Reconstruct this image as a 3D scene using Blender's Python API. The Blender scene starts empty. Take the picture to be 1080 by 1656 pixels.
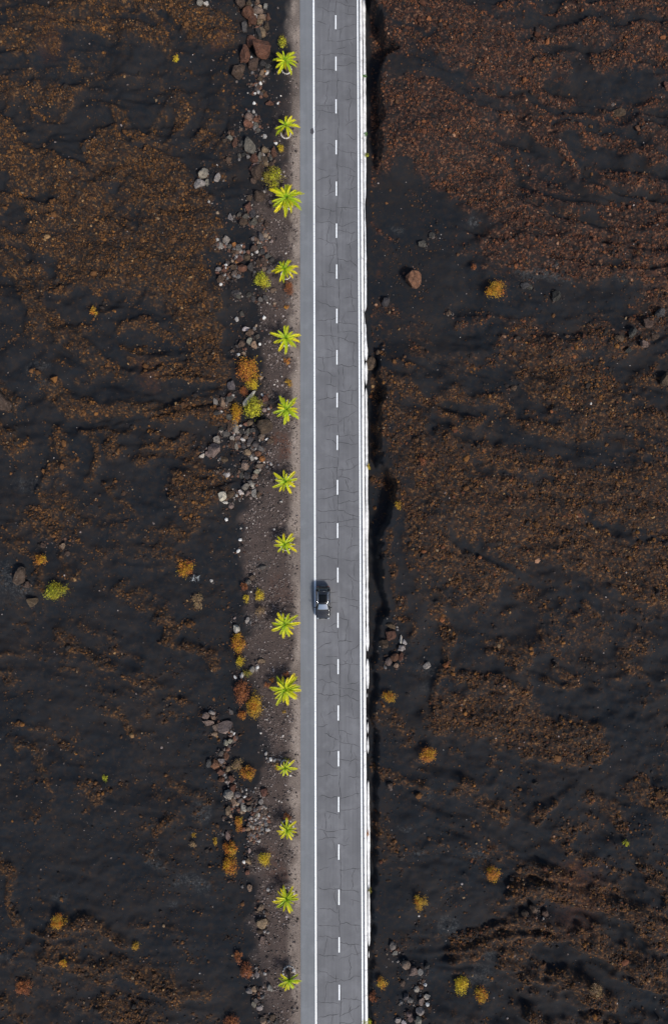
import bpy, bmesh, math, random
import numpy as np
from mathutils import Vector, Matrix
random.seed(7); RNG = np.random.default_rng(11)
C = bpy.context.scene.collection
SC = bpy.context.scene

# ------------------------------------------------------------------ survey
# The place is measured on the photograph: survey points (px,py) are turned
# into ground coordinates in metres (about 13 px per metre).
H_CAM, LENS, TILT = 92.0, 26.0, math.radians(2.8)
S_ = 36.0 / LENS / 1656.0
def P(px, py, z=0.0):
    u, v = (px - 540) * S_, (828 - py) * S_
    dy = v * math.cos(TILT) + math.sin(TILT); dz = v * math.sin(TILT) - math.cos(TILT)
    t = (z - H_CAM) / dz
    return np.array([u * t, dy * t]) if np.isscalar(px) else np.stack([u * t, dy * t], -1)
def INV(x, y, z=0.0):
    d = z - H_CAM
    f = y * math.sin(TILT) - d * math.cos(TILT)
    u = x / f; v = (y * math.cos(TILT) + d * math.sin(TILT)) / f
    return 540 + u / S_, 828 - v / S_
PXM = 0.0775

# ------------------------------------------------------------------ noise
_tab = np.random.default_rng(3).random((512, 512)).astype(np.float32)
def vnoise(x, y, seed=0):
    x = x + seed * 17.31; y = y + seed * 41.77
    xi = np.floor(x).astype(np.int64); yi = np.floor(y).astype(np.int64)
    fx = x - xi; fy = y - yi
    fx = fx * fx * fx * (fx * (fx * 6 - 15) + 10); fy = fy * fy * fy * (fy * (fy * 6 - 15) + 10)
    g = lambda a, b: _tab[a & 511, b & 511]
    return (g(xi, yi) * (1 - fx) + g(xi + 1, yi) * fx) * (1 - fy) + (g(xi, yi + 1) * (1 - fx) + g(xi + 1, yi + 1) * fx) * fy
def fbm(x, y, o=4, seed=0, gain=0.5):
    a, s, n = 1.0, 0.0, 0.0
    for k in range(o):
        s = s + a * vnoise(x * 2 ** k, y * 2 ** k, seed + k * 5); n += a; a *= gain
    return s / n
def sstep(a, b, x):
    t = np.clip((x - a) / (b - a), 0, 1); return t * t * (3 - 2 * t)

# ------------------------------------------------------------------ lava map
# polylines: half width, strength (+ scoria rubble, - bare black sand; one thin stroke is a shadow painted as sand)
ST = """
30,35 80,30 150,45 240,60 270,75|13|.65
0,60 60,70 85,60|20|.85
250,0 290,20 340,40 385,50|26|.85
310,60 370,62|15|.7
100,5 200,12|14|.5
260,20 285,40|6|-.8
70,85 150,80 210,95 260,110 330,115|17|-.7
60,95 60,100|20|-.5
330,100 350,170|25|-.4
110,130 150,150 185,140|14|-.7
130,170 170,190|16|-.8
20,160 60,150 100,160 115,150|14|.65
50,180 80,195 100,180 135,150|7|.75
60,225 100,240 130,225 130,200|18|-.95
0,190 15,200 25,225 60,245 95,265 140,280|11|.85
190,185 210,215 230,220|14|.65
280,150 300,190 285,215|15|.65
265,170 245,225|8|.65
335,180 310,230 290,240|10|.6
235,160 230,190|15|-.8
270,215 300,215 330,185|10|-.7
170,240 220,270 280,310 330,370|40|1
60,350 160,370 260,400 320,450|60|.45
20,250 80,290 120,300|30|.4
150,235 160,215 185,210|12|.9
215,255 255,262 290,300|20|.9
195,200 210,230 230,240|4|-1
20,260 60,290 110,310 150,315|15|.75
50,315 100,315 140,320|8|-.9
0,290 25,310|6|-.8
0,330 40,320|14|.55
100,330 150,320 180,335|15|.7
185,335 220,350 240,375 270,400|5|-.9
30,340 60,380 90,375|14|-.8
70,385 110,400 180,395 250,395|26|.8
260,370 330,390|30|.9
300,240 360,310 380,400|22|-1
0,410 25,430 45,470 75,500 100,530 125,532|14|1
35,405 60,440 80,462 110,462|9|1
20,405 40,440 62,482|4|-.6
60,412 85,432|10|-.8
120,420 200,430 280,440 310,480 330,530 340,600|36|.9
80,480 110,505 150,525 170,515 200,500 240,505 265,525|8|-.9
170,520 185,560 210,590 245,585 285,568|9|-.95
200,530 230,520 260,540|8|.65
205,560 235,562|8|.6
215,580 250,578 285,568|4|.8
250,600 300,600 350,610|22|.9
345,420 370,520 365,560|16|-.9
350,470 360,500|11|.8
0,520 20,560 35,620 35,660|13|-.95
130,560 190,590|28|.35
60,520 80,545|18|.4
80,600 120,620 180,640 240,645 300,625 345,620|10|-.95
85,635 120,660 180,665 240,665 300,660 350,665|18|1
90,690 150,690 220,695 300,695 340,710|8|-.95
130,695 240,700 300,712|5|.65
95,700 105,740 80,770|12|.65
145,700 155,740 140,770|8|.65
180,715 190,730|14|.65
230,740 270,725 300,740 310,760|16|.7
280,790 320,800 350,780|25|.85
200,760 260,790|20|-.6
60,730 50,790|12|-.6
0,700 30,720|18|.7
60,600 75,640|10|.6
0,640 20,655|18|.8
170,780 200,810 230,840|6|.65
70,800 110,820|14|.5
60,840 90,870|14|.55
20,870 45,890 55,930|6|.75
90,875 105,890 120,920 125,940|5|.8
55,900 65,945 80,960|6|.7
250,850 280,860 305,870|6|.5
300,830 310,845|16|.75
255,905 265,895 300,895|4|.65
200,960 260,980|15|.35
260,995 280,1010 270,1035 300,1050 330,1060 345,1075|11|.9
285,1020 310,1015|8|.85
90,1030 120,1050 160,1070 180,1090|8|.5
180,1055 220,1070|8|.45
0,1065 40,1060|4|.65
0,1095 20,1090|10|.45
20,1165 50,1180 80,1195 105,1215|6|.6
30,1205 60,1230 70,1250|8|.5
190,1155 210,1180 230,1195|7|.5
275,1120 310,1145|5|.5
200,1100 250,1110|7|.35
40,850 150,880 250,860|60|.22
30,1040 150,1080 260,1130|60|.18
40,1240 160,1280 280,1300|60|.16
60,1560 180,1600 300,1640|60|.22
0,1385 25,1410 25,1440 15,1460 35,1495|9|.8
70,1520 100,1500 150,1500 190,1520|13|.8
75,1545 130,1560 180,1560 240,1580 275,1600|17|.65
180,1620 220,1650|20|.7
0,1620 30,1650|12|.6
280,1615 330,1610|8|.5
60,1240 85,1290|8|.4
280,1270 310,1290|12|.45
250,1350 280,1330|10|.4
200,1490 240,1500|6|.5
225,1380 270,1400|10|.4
140,1280 155,1300|9|.4
620,20 700,60 780,90 830,130|52|.9
620,60 650,90|14|.9
620,170 660,200 700,220 740,230|46|1
640,240 700,255 760,270 800,290|32|.95
760,10 850,15 960,15|5|-.7
845,38 900,42 1000,38 1080,42|7|-.95
800,20 960,22 1000,25|6|.9
1000,10 1080,15|12|.8
870,60 960,60 1080,55|14|.75
900,82 1000,85|8|-.45
1020,80 1080,100|14|.6
760,110 900,110|20|.5
940,130 1000,150 1060,140|22|-.85
960,100 1010,108|10|.6
1030,120 1080,125|8|.5
780,130 850,150 920,170|10|.9
790,165 860,185 900,195|7|.85
800,152 860,172 920,190 1000,205|5|-.95
770,185 840,200 910,205 990,215|5|-.9
810,200 880,210 960,225 1010,245 1060,260|11|.95
930,195 990,200 1010,210|5|.8
905,240 950,245 970,250|12|-.95
980,262 1060,290|14|-.75
850,215 890,240 920,270 930,280|8|.8
850,230 880,260|5|-.7
970,290 1030,295 1080,305|14|.8
940,300 980,310|7|.6
1040,220 1080,235|14|.65
760,290 790,320 840,350|26|.75
850,320 900,345 930,355|7|.7
880,325 960,330|9|-.6
990,340 1040,350 1080,340|16|.85
1000,380 1080,380|20|.8
830,360 890,380 960,390|18|.8
650,330 690,370|58|-1
690,450 740,500|60|-1
650,115 665,130|10|-.95
690,140 740,155|5|-.6
610,35 650,55 690,80|4|-.9
800,400 860,430 940,440 1000,450 1080,430|22|.85
800,390 900,400 1080,400|15|.8
860,470 920,490 980,480 1000,500|30|-1
740,520 800,510 850,530|8|.5
870,540 900,535|6|.6
940,545 980,530|10|.45
1000,560 1030,540 1070,520 1080,500|22|.75
1040,600 1080,620|14|.6
865,570 890,560 905,590 940,620 980,650 1000,680|18|1
880,640 930,650 1000,660|25|.8
930,600 1000,620|10|.6
620,610 660,630 700,665 740,690 780,685|10|.8
700,650 750,640 800,650 820,680|10|.75
610,650 640,670 690,710 740,740 780,770|15|.95
640,640 680,670 740,700 800,715 900,720 1000,735 1080,750|6|-.9
840,690 890,690 960,700|12|.8
1040,680 1080,700|20|.75
620,710 660,740 700,790|10|.85
650,720 675,735|5|-.7
690,750 710,780|6|-.8
720,760 800,800 900,790 1080,800|60|.6
640,700 720,760 860,820 1080,860|70|.40
680,900 800,960 1000,1040|60|.30
840,560 960,640 1080,720|50|.35
760,745 850,772 900,780|7|-.6
1000,770 1080,810|12|.5
640,770 660,830|12|.6
660,840 720,880 790,930|14|.7
700,860 820,940|50|.4
770,830 850,860 920,880 1000,910 1070,950|40|.9
720,870 800,910 880,950 960,975 1020,1010|7|-.9
940,830 1000,860 1060,870|7|-.7
820,960 860,1010 840,1040|20|-.5
900,965 1000,1015|12|-.5
690,900 760,960|10|.65
625,845 640,900 655,950 675,1000 690,1040 688,1110 692,1200|9|-1
622,860 632,930 655,1000 664,1030|5|.75
700,990 720,1040 710,1090 710,1150|10|.65
800,1050 850,1060|20|.7
940,990 970,1010|10|.6
1000,1050 1040,1100|12|.6
900,1080 930,1100|8|.7
720,1080 800,1110 840,1120|16|.8
870,1105 940,1115|4|.75
720,1150 800,1160 880,1190 950,1200|36|.85
860,1122 920,1140 960,1160|11|-.7
610,1140 640,1150 650,1180|10|.6
1080,1140 1030,1180 980,1230 900,1320|10|-.6
600,1240 690,1270|10|.6
740,1270 790,1300 820,1320|12|.7
860,1320 890,1300|10|.7
950,1290 1000,1320 1010,1340|14|.6
1030,1280 1080,1310|20|.7
900,1350 950,1380 1000,1410|12|.6
1040,1400 1080,1440|16|.7
650,1390 690,1380|12|.5
610,1330 630,1360|10|.5
680,1400 760,1460|40|-.6
840,1430 880,1420 930,1440 980,1450 1040,1490 1080,1510|25|.9
740,1530 800,1510 860,1500 920,1510 1000,1540 1060,1570|22|.85
820,1540 860,1560|25|.8
880,1570 940,1600 980,1620|18|.8
1030,1570 1080,1600|20|.8
860,1620 880,1650|8|.6
860,1640 1000,1650|12|.5
930,1470 1000,1500 1040,1520|7|-.95
900,1540 940,1560 980,1590 1020,1600|11|-.9
700,1590 800,1620|25|-.5
"""
FLOW = """
0,120 60,110 130,125 200,120 300,140
20,150 70,140 110,155 120,170
140,238 150,215 185,205 215,232 260,240 300,275 325,320 345,360
160,300 230,330 270,380 300,420
60,250 110,275 160,300 200,340
120,330 200,370 260,420 290,460
40,430 90,500 130,535 180,560
100,470 160,490 230,480 300,520 330,570
170,520 210,505 260,515 290,560
170,520 180,560 220,592 285,570
60,590 120,625 200,650 300,640 350,620
80,625 140,655 230,668 350,662
80,680 160,700 260,705 340,730
100,700 110,760 160,800 220,850
600,10 680,60 740,110 800,150
640,90 720,140 800,190 880,240 960,300
640,180 720,210 800,250 860,300 940,340 1080,380
700,20 800,40 940,45 1080,35
780,110 880,140 1000,150 1080,130
760,170 860,200 960,225 1080,265
800,330 900,370 1000,380 1080,370
860,560 900,590 960,640 1020,680 1080,700
620,620 700,660 780,690 880,700 1080,740
610,660 680,720 760,770 860,810 1000,830
640,760 700,800 800,850 900,880 1080,960
690,860 780,900 880,950 1000,1000 1080,1040
700,980 780,1040 860,1080 960,1110 1080,1120
720,1150 820,1165 940,1200 1060,1260
700,1260 800,1310 900,1360 1000,1400 1080,1420
760,1500 860,1490 960,1520 1080,1580
840,1420 920,1440 1020,1480 1080,1500
820,1560 900,1590 1000,1640
0,1060 80,1060 180,1090
20,1160 100,1210 200,1260
60,1500 150,1505 220,1560 300,1610
0,870 60,850 120,900
"""
G = 2.0; X0, Y0, NX, NY = -140, -140, 680, 970          # survey raster, 2 px cells
gx, gy = np.meshgrid(X0 + G * np.arange(NX), Y0 + G * np.arange(NY))
wx = gx + 18 * (fbm(gx / 38, gy / 38, 4, 1) - .5) * 2 + 9 * (fbm(gx / 11, gy / 11, 2, 5) - .5)
wy = gy + 18 * (fbm(gx / 38, gy / 38, 4, 9) - .5) * 2 + 9 * (fbm(gx / 11, gy / 11, 2, 15) - .5)
def blur(F, n):
    for _ in range(n):
        F = (F + np.roll(F, 1, 0) + np.roll(F, -1, 0)) / 3; F = (F + np.roll(F, 1, 1) + np.roll(F, -1, 1)) / 3
    return F
def seg_dist(pts, X, Y):
    d = np.full(X.shape, 1e9)
    for (ax, ay), (bx, by) in zip(pts[:-1], pts[1:]):
        vx, vy = bx - ax, by - ay; L = vx * vx + vy * vy + 1e-9
        t = np.clip(((X - ax) * vx + (Y - ay) * vy) / L, 0, 1)
        d = np.minimum(d, np.hypot(X - ax - t * vx, Y - ay - t * vy))
    return d
B = 0.20 + 0.16 * sstep(860, 0, gy) + np.where(gx > 600, 0.06, 0)
def paint(F, pts, w, s, soft=1.35):
    a = np.array(pts, float)
    i0 = max(0, int((a[:, 0].min() - 3 * w - 30 - X0) / G)); i1 = min(NX, int((a[:, 0].max() + 3 * w + 30 - X0) / G) + 1)
    j0 = max(0, int((a[:, 1].min() - 3 * w - 30 - Y0) / G)); j1 = min(NY, int((a[:, 1].max() + 3 * w + 30 - Y0) / G) + 1)
    sl = (slice(j0, j1), slice(i0, i1))
    d = seg_dist(pts, wx[sl], wy[sl])
    f = sstep(w * soft, w * .45, d)
    F[sl] = F[sl] + s * f * (1 - F[sl]) if s > 0 else F[sl] * (1 + s * f)
for ln in ST.strip().split('\n'):
    a, w, s = ln.split('|')
    pts = [tuple(map(float, q.split(','))) for q in a.split()]
    if pts[0][0] < 5 or pts[-1][0] > 1075:                   # run on beyond the frame
        if pts[0][0] < 5: pts = [(pts[0][0] - 90, pts[0][1] - 10)] + pts
        if pts[-1][0] > 1075: pts = pts + [(pts[-1][0] + 90, pts[-1][1] + 12)]
    paint(B, pts, float(w), float(s))
n1 = fbm(gx / 30, gy / 30, 5, 21, .62); n2 = fbm(gx / 90 + 3, gy / 45, 4, 33)
lw_ = 70 * (fbm(gx / 170, gy / 170, 2, 43) - .5); lw2 = 70 * (fbm(gx / 170, gy / 170, 2, 47) - .5)
sx0, sy0 = gx + lw_, gy + lw2; slope = np.where(gx < 540, -.05, .30)
stre = fbm((sx0 + sy0 * slope) / 75, (sy0 - sx0 * slope) / 15, 4, 41)     # flow streaks
stre2 = fbm((sx0 + sy0 * slope) / 34, (sy0 - sx0 * slope) / 6.5, 3, 44)
n3 = fbm(gx / 9, gy / 8, 3, 23)
cover = sstep(.27, .75, B + .75 * (n1 - .5) + .40 * (n2 - .5) + .62 * (stre - .5) + .40 * (stre2 - .5) + .55 * (n3 - .5))
# flow direction from the traced flows, then creases drawn out along it
T2 = 6; tx, ty = gx[::T2, ::T2], gy[::T2, ::T2]
dr = .25 * np.where(tx < 540, 1.0, 1.0); a0_ = np.where(tx < 540, .05, .38)
Cc_, Ss_ = .02 * np.cos(2 * a0_), .02 * np.sin(2 * a0_)
for ln in (ST + FLOW).strip().split('\n'):
    a = ln.split('|')[0]; pts = [tuple(map(float, q.split(','))) for q in a.split()]
    for (ax_, ay_), (bx_, by_) in zip(pts[:-1], pts[1:]):
        L = math.hypot(bx_ - ax_, by_ - ay_)
        if L < 12: continue
        an = 2 * math.atan2(by_ - ay_, bx_ - ax_); d_ = seg_dist([(ax_, ay_), (bx_, by_)], tx, ty)
        w_ = np.exp(-(d_ / 26) ** 2) * min(1, L / 40) + .03 * np.exp(-(d_ / 90) ** 2)
        Cc_ += w_ * math.cos(an); Ss_ += w_ * math.sin(an)
up_ = lambda F: np.repeat(np.repeat(F, T2, 0), T2, 1)[:NY, :NX]
Cc_, Ss_ = blur(up_(Cc_), 5), blur(up_(Ss_), 5)
th_ = .5 * np.arctan2(Ss_, Cc_) + .5 * (fbm(gx / 60, gy / 60, 2, 161) - .5)
vx_, vy_ = np.cos(th_), np.sin(th_)
def lic(src, n):
    acc = src.copy(); wt = 1.0
    for sg in (1, -1):
        ii = np.tile(np.arange(NX, dtype=float), (NY, 1)); jj = np.tile(np.arange(NY, dtype=float)[:, None], (1, NX)); ux, uy = vx_ * sg, vy_ * sg
        for k in range(n):
            ii = ii + ux * 1.0; jj = jj + uy * 1.0
            i_ = np.clip(np.rint(ii), 0, NX - 1).astype(int); j_ = np.clip(np.rint(jj), 0, NY - 1).astype(int)
            a_, b_ = vx_[j_, i_], vy_[j_, i_]; f_ = np.sign(a_ * ux + b_ * uy); f_[f_ == 0] = 1; ux, uy = a_ * f_, b_ * f_
            g_ = 1 - (k / n) ** 2; acc = acc + g_ * src[j_, i_]
    r_ = acc.argsort(axis=None).argsort().reshape(acc.shape) / acc.size
    return r_
lc1 = lic(vnoise(gx / 13, gy / 13, 171) + .5 * vnoise(gx / 6, gy / 6, 172), 34)
lc2 = blur(lic(RNG.random(gx.shape), 16), 1); lc2 = (lc2 - .5) * 1.3 + .5
frough = (.45 + .55 * np.maximum(sstep(900, 640, gy), sstep(640, 720, gx)) * sstep(.05, .25, B)) * (1 - .45 * sstep(600, 650, gx) * sstep(560, 640, gy) * sstep(1330, 1250, gy)) * (.55 + .8 * fbm(gx / 120, gy / 120, 2, 181))
cover = sstep(.28, .74, B + .62 * (n1 - .5) + .34 * (n2 - .5) + frough * (.32 * (lc1 - .5) + .24 * (lc2 - .5)) + .60 * (n3 - .5) + .30 * (fbm(gx / 4.5, gy / 4.5, 2, 27) - .5))
# strip between the rock line and the road carries no scoria
strip = sstep(352, 400, gx + 20 * (n1 - .5)) * sstep(602, 596, gx)
cover = cover * (1 - strip)
# dirt verge and gravel edge
dirt_x = np.interp(gy[:, 0], [-140, 120, 150, 300, 345, 520, 700, 880, 1000, 1150, 1250, 1330, 1656, 1800], [470, 462, 455, 440, 410, 430, 425, 395, 400, 418, 430, 412, 425, 425])[:, None]
dirt = sstep(-14, 14, gx - dirt_x + 60 * (n1 - .5)) * sstep(489, 486, gx) * (.35 + .65 * sstep(100, 360, gy))
gravel = sstep(-9, 9, gx - 471.5 + 26 * (fbm(gx / 16, gy / 26, 4, 51) - .5)) * sstep(489, 486, gx) * (1 - .42 * sstep(.45, .65, fbm(gx / 30, gy / 60, 3, 57)))
ash = np.zeros_like(B); rust = np.zeros_like(B)
for x, y, w, s in [(765, 360, 9, .8), (10, 940, 26, .55), (40, 950, 12, .4), (850, 445, 10, .5), (885, 448, 12, .7), (905, 450, 8, .6), (62, 590, 12, .5), (70, 625, 10, .4), (45, 780, 18, .35),
                   (250, 1393, 10, .5), (262, 1400, 8, .5), (328, 1313, 9, .6), (300, 1425, 9, .5), (322, 1437, 10, .5), (282, 1462, 7, .5), (95, 1448, 7, .5), (724, 1498, 13, .55), (742, 1508, 8, .5),
                   (788, 1545, 9, .5), (780, 1575, 14, .4), (768, 1385, 9, .5), (675, 1375, 7, .5), (650, 1330, 6, .6), (5, 1560, 8, .5), (425, 918, 9, .6), (412, 1010, 10, .4), (1000, 460, 8, .4), (640, 375, 8, .35), (690, 1080, 12, .35), (690, 1110, 9, .3), (685, 1290, 6, .3)]:
    paint(ash, [(x - w * .6, y), (x + w * .6, y + w * .3)], w, s)
for x, y, w, s in [(455, 718, 15, .9), (440, 1395, 16, .35), (455, 955, 16, .3), (80, 62, 24, .25), (350, 60, 14, .35), (240, 600, 20, .3), (690, 745, 9, .5), (452, 1420, 14, .3), (930, 1450, 40, .4), (610, 440, 6, .5), (612, 415, 5, .5), (610, 380, 5, .35)]:
    paint(rust, [(x, y - w * .5), (x, y + w * .5)], w, s)
# ---- heights (m)
crease = sstep(.26, .06, lc1) * frough * sstep(.10, .38, blur(B, 5))
mound = fbm(gx / 230, gy / 200, 3, 61) - .5
ridg = 1 - np.abs(2 * fbm((gx * .9 + gy * .2) / 95, (gy - gx * .2) / 42, 4, 71) - 1)
cb = blur(cover, 3); Bb = blur(B, 4)
fold_ = .35 + .65 * np.maximum(sstep(820, 600, gy), .75 * sstep(620, 700, gx))
relief = .22 * cb + .42 * Bb + 1.7 * mound + fold_ * 1.5 * (fbm((sx0 + sy0 * slope) / 58, (sy0 - sx0 * slope) / 36, 3, 191) - .5) + .40 * (ridg - .7) + frough * (.50 * (lc1 - .5) + .18 * (lc2 - .5)) * (.16 + .84 * np.clip(Bb * 1.4, 0, 1)) - .18 * blur(crease, 1) + .40 * (fbm(gx / 22, gy / 18, 4, 81) - .5)
dl = 486 - gx
ZL = -.03 - .40 * sstep(18, 120, dl) + relief * sstep(30, 140, dl) + .10 * (n1 - .5) * sstep(4, 30, dl)
ce_y = [-140, 0, 22, 45, 70, 95, 110, 150, 200, 250, 272, 290, 300, 540, 560, 600, 640, 700, 755, 775, 795, 820, 838, 860, 900, 960, 985, 1010, 1050, 1100, 1250, 1400, 1550, 1656, 1800]
ce_x = [600, 598, 602, 616, 620, 640, 616, 612, 614, 612, 610, 640, 660, 640, 612, 606, 618, 612, 612, 634, 640, 634, 628, 616, 611, 618, 626, 612, 608, 606, 609, 606, 602, 600, 600]
ce_h = [1.35 * v for v in [2.2, 2.2, 2.2, 2.2, 2.2, 2.2, 2.2, 2.2, 2.2, 2.0, 1.2, .4, .2, .3, 1.1, 1.4, 1.6, 1.8, 1.9, 1.9, 1.9, 1.9, 1.9, 1.7, 1.7, 1.6, 1.2, .8, .7, .9, .9, .8, .5, .4, .4]]
di_z = [-.7] * 11 + [-.25, -.1, -.1, -.3] + [-.8] * 11 + [-.8, -.7, -.7, -.7, -.7, -.7, -.5, -.4, -.4]
yy = gy[:, 0]
xe = np.interp(yy, ce_y, ce_x)[:, None] + 16 * (fbm(gx / 16, gy / 15, 4, 91) - .5)
hc = np.interp(yy, ce_y, ce_h)[:, None]; dz_ = np.interp(yy, ce_y, di_z)[:, None]
top = hc * (1 - .55 * sstep(20, 260, gx - xe))
ZR = dz_ + (top) * sstep(-3, 4, gx - xe + 5 * (n1 - .5)) + relief * sstep(0, 70, gx - xe) + .12 * (n1 - .5)
flat = sstep(250, 310, gy) * sstep(600, 540, gy) * sstep(780, 640, gx)
ZR = ZR * (1 - flat) + (-.15 + .3 * (n2 - .5)) * flat
Z = np.where(gx < 540, ZL, ZR)
Z = np.where((gx > 489) & (gx < 590), -.22, Z)
bigy = sstep(1400, 1440, gy) * sstep(780, 860, gx)
Z = Z + bigy * .5 * cb

def samp(F, px, py):
    u = np.clip((px - X0) / G, 0, NX - 1.001); v = np.clip((py - Y0) / G, 0, NY - 1.001)
    i = u.astype(int); j = v.astype(int); fu = u - i; fv = v - j
    return (F[j, i] * (1 - fu) + F[j, i + 1] * fu) * (1 - fv) + (F[j + 1, i] * (1 - fu) + F[j + 1, i + 1] * fu) * fv
def height(x, y):
    px, py = INV(x, y)
    z = samp(Z, px, py); c = samp(cover, px, py)
    lump = fbm(x / .42, y / .42, 3, 101) - .5
    sandf = np.where((px > 484) & (px < 594), 0, 1)
    return z + sandf * (c * .34 * lump + .05 * (fbm(x / 1.3, y / 1.0, 3, 111) - .5))
def hz(x, y): return float(height(np.array([x]), np.array([y]))[0])
def PG(px, py, up=0.0):
    xy = P(px, py, up)
    for _ in range(3): xy = P(px, py, hz(*xy) + up)
    return xy

# ------------------------------------------------------------------ helpers
def newmat(name):
    m = bpy.data.materials.new(name); m.use_nodes = True
    nt = m.node_tree; nt.nodes.clear()
    out = nt.nodes.new('ShaderNodeOutputMaterial'); b = nt.nodes.new('ShaderNodeBsdfPrincipled')
    nt.links.new(b.outputs[0], out.inputs[0])
    return m, nt, b
class NB:
    def __init__(s, nt): s.nt = nt
    def n(s, t, **k):
        o = s.nt.nodes.new(t)
        for a, v in k.items(): setattr(o, a, v)
        return o
    def l(s, a, b): s.nt.links.new(a, b)
    def noise(s, vec, scale, detail=4, rough=.55):
        o = s.n('ShaderNodeTexNoise'); o.inputs['Scale'].default_value = scale; o.inputs['Detail'].default_value = detail; o.inputs['Roughness'].default_value = rough
        if vec is not None: s.l(vec, o.inputs['Vector'])
        return o.outputs[0]
    def ramp(s, f, stops):
        o = s.n('ShaderNodeValToRGB'); e = o.color_ramp.elements
        while len(e) < len(stops): e.new(.5)
        for q, (p, c) in zip(e, stops): q.position = p; q.color = c if len(c) == 4 else (*c, 1)
        s.l(f, o.inputs[0]); return o.outputs[0]
    def mix(s, f, a, b, mode='MIX'):
        o = s.n('ShaderNodeMix', data_type='RGBA', blend_type=mode)
        for i, v in ((0, f), (6, a), (7, b)):
            if hasattr(v, 'links') or hasattr(v, 'is_linked'): s.l(v, o.inputs[i])
            else: o.inputs[i].default_value = v if i == 0 else (*v, 1)
        return o.outputs[2]
    def math(s, op, a, b=0.0):
        o = s.n('ShaderNodeMath', operation=op)
        for i, v in ((0, a), (1, b)):
            if hasattr(v, 'is_linked'): s.l(v, o.inputs[i])
            else: o.inputs[i].default_value = v
        return o.outputs[0]
    def bump(s, h, bsdf, strength, dist):
        o = s.n('ShaderNodeBump'); o.inputs['Strength'].default_value = strength; o.inputs['Distance'].default_value = dist
        s.l(h, o.inputs['Height']); s.l(o.outputs[0], bsdf.inputs['Normal'])
    def geo(s): return s.n('ShaderNodeNewGeometry').outputs['Position']
    def obj(s): return s.n('ShaderNodeTexCoord').outputs['Object']
    def attr(s, name, out='Color'):
        o = s.n('ShaderNodeAttribute', attribute_name=name); return o.outputs[out]
def plain(name, col, rough=.6, metal=0, var=.25, scale=6, bump=.0, spec=.3, coat=0):
    m, nt, b = newmat(name); q = NB(nt)
    f = q.noise(q.obj(), scale, 5, .6)
    c = q.ramp(f, [(.25, tuple(v * (1 - var) for v in col)), (.75, tuple(min(1, v * (1 + var)) for v in col))])
    q.l(c, b.inputs['Base Color']); b.inputs['Roughness'].default_value = rough; b.inputs['Metallic'].default_value = metal
    b.inputs['Specular IOR Level'].default_value = spec
    if coat: b.inputs['Coat Weight'].default_value = coat; b.inputs['Coat Roughness'].default_value = .03
    if bump: q.bump(q.noise(q.obj(), scale * 4, 4), b, bump, .02)
    return m
def mesh_np(name, V, F, mat=None, attrs=None, smooth=False):
    """V (n,3), F (m,k) equal sided faces"""
    me = bpy.data.meshes.new(name); V = np.asarray(V, np.float32); F = np.asarray(F, np.int32)
    k = F.shape[1]
    me.vertices.add(len(V)); me.vertices.foreach_set('co', V.ravel())
    me.loops.add(F.size); me.loops.foreach_set('vertex_index', F.ravel())
    me.polygons.add(len(F)); me.polygons.foreach_set('loop_start', np.arange(0, F.size, k, dtype=np.int32))
    me.polygons.foreach_set('use_smooth', np.full(len(F), smooth))
    me.update(calc_edges=True)
    for an, arr in (attrs or {}).items():
        a = me.attributes.new(an, 'FLOAT_COLOR', 'POINT')
        c = np.ones((len(V), 4), np.float32); c[:, :3] = arr; a.data.foreach_set('color', c.ravel())
    if mat: me.materials.append(mat)
    return me
def link(name, me, parent=None):
    o = bpy.data.objects.new(name, me); C.objects.link(o); o.parent = parent; return o
def tag(o, label=None, cat=None, group=None, kind=None):
    if label: o['label'] = label
    if cat: o['category'] = cat
    if group: o['group'] = group
    if kind: o['kind'] = kind
    return o
def thing(name, label, cat, loc=(0, 0, 0), rz=0, group=None):
    o = bpy.data.objects.new(name, None); C.objects.link(o); o.location = loc; o.rotation_euler.z = rz
    o.empty_display_size = .3
    return tag(o, label, cat, group)
def bm_mesh(name, bm, mat, smooth=False):
    me = bpy.data.meshes.new(name); bm.normal_update(); bm.to_mesh(me); bm.free()
    if mat: me.materials.append(mat)
    if smooth: me.polygons.foreach_set('use_smooth', np.full(len(me.polygons), True))
    return me
def add_box(bm, c, s, rot=None, bev=0):
    r = bmesh.ops.create_cube(bm, size=1, matrix=Matrix.Translation(c) @ (rot or Matrix()) @ Matrix.Diagonal((*s, 1)))
    if bev:
        es = list({e for v in r['verts'] for e in v.link_edges})
        bmesh.ops.bevel(bm, geom=es, offset=bev, segments=2, affect='EDGES', clamp_overlap=True)
def add_cyl(bm, c, r, h, axis='Z', seg=24, r2=None):
    R = {'Z': Matrix(), 'X': Matrix.Rotation(math.pi / 2, 4, 'Y'), 'Y': Matrix.Rotation(math.pi / 2, 4, 'X')}[axis]
    bmesh.ops.create_cone(bm, cap_ends=True, segments=seg, radius1=r, radius2=r if r2 is None else r2, depth=h, matrix=Matrix.Translation(c) @ R)
def tube(pts, rad, n=5):
    V, F = [], []
    for i, p in enumerate(pts):
        a = np.array(pts[max(0, i - 1)]); b = np.array(pts[min(len(pts) - 1, i + 1)]); d = b - a; d = d / (np.linalg.norm(d) + 1e-9)
        up = np.array([0, 0, 1.]) if abs(d[2]) < .9 else np.array([1., 0, 0]); s = np.cross(d, up); s /= np.linalg.norm(s); t = np.cross(s, d)
        r = rad[i] if hasattr(rad, '__len__') else rad
        for k in range(n):
            q = 2 * math.pi * k / n; V.append(np.array(p) + r * (math.cos(q) * s + math.sin(q) * t))
    for i in range(len(pts) - 1):
        for k in range(n):
            F.append((i * n + k, i * n + (k + 1) % n, (i + 1) * n + (k + 1) % n, (i + 1) * n + k))
    return np.array(V), np.array(F)
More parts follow.
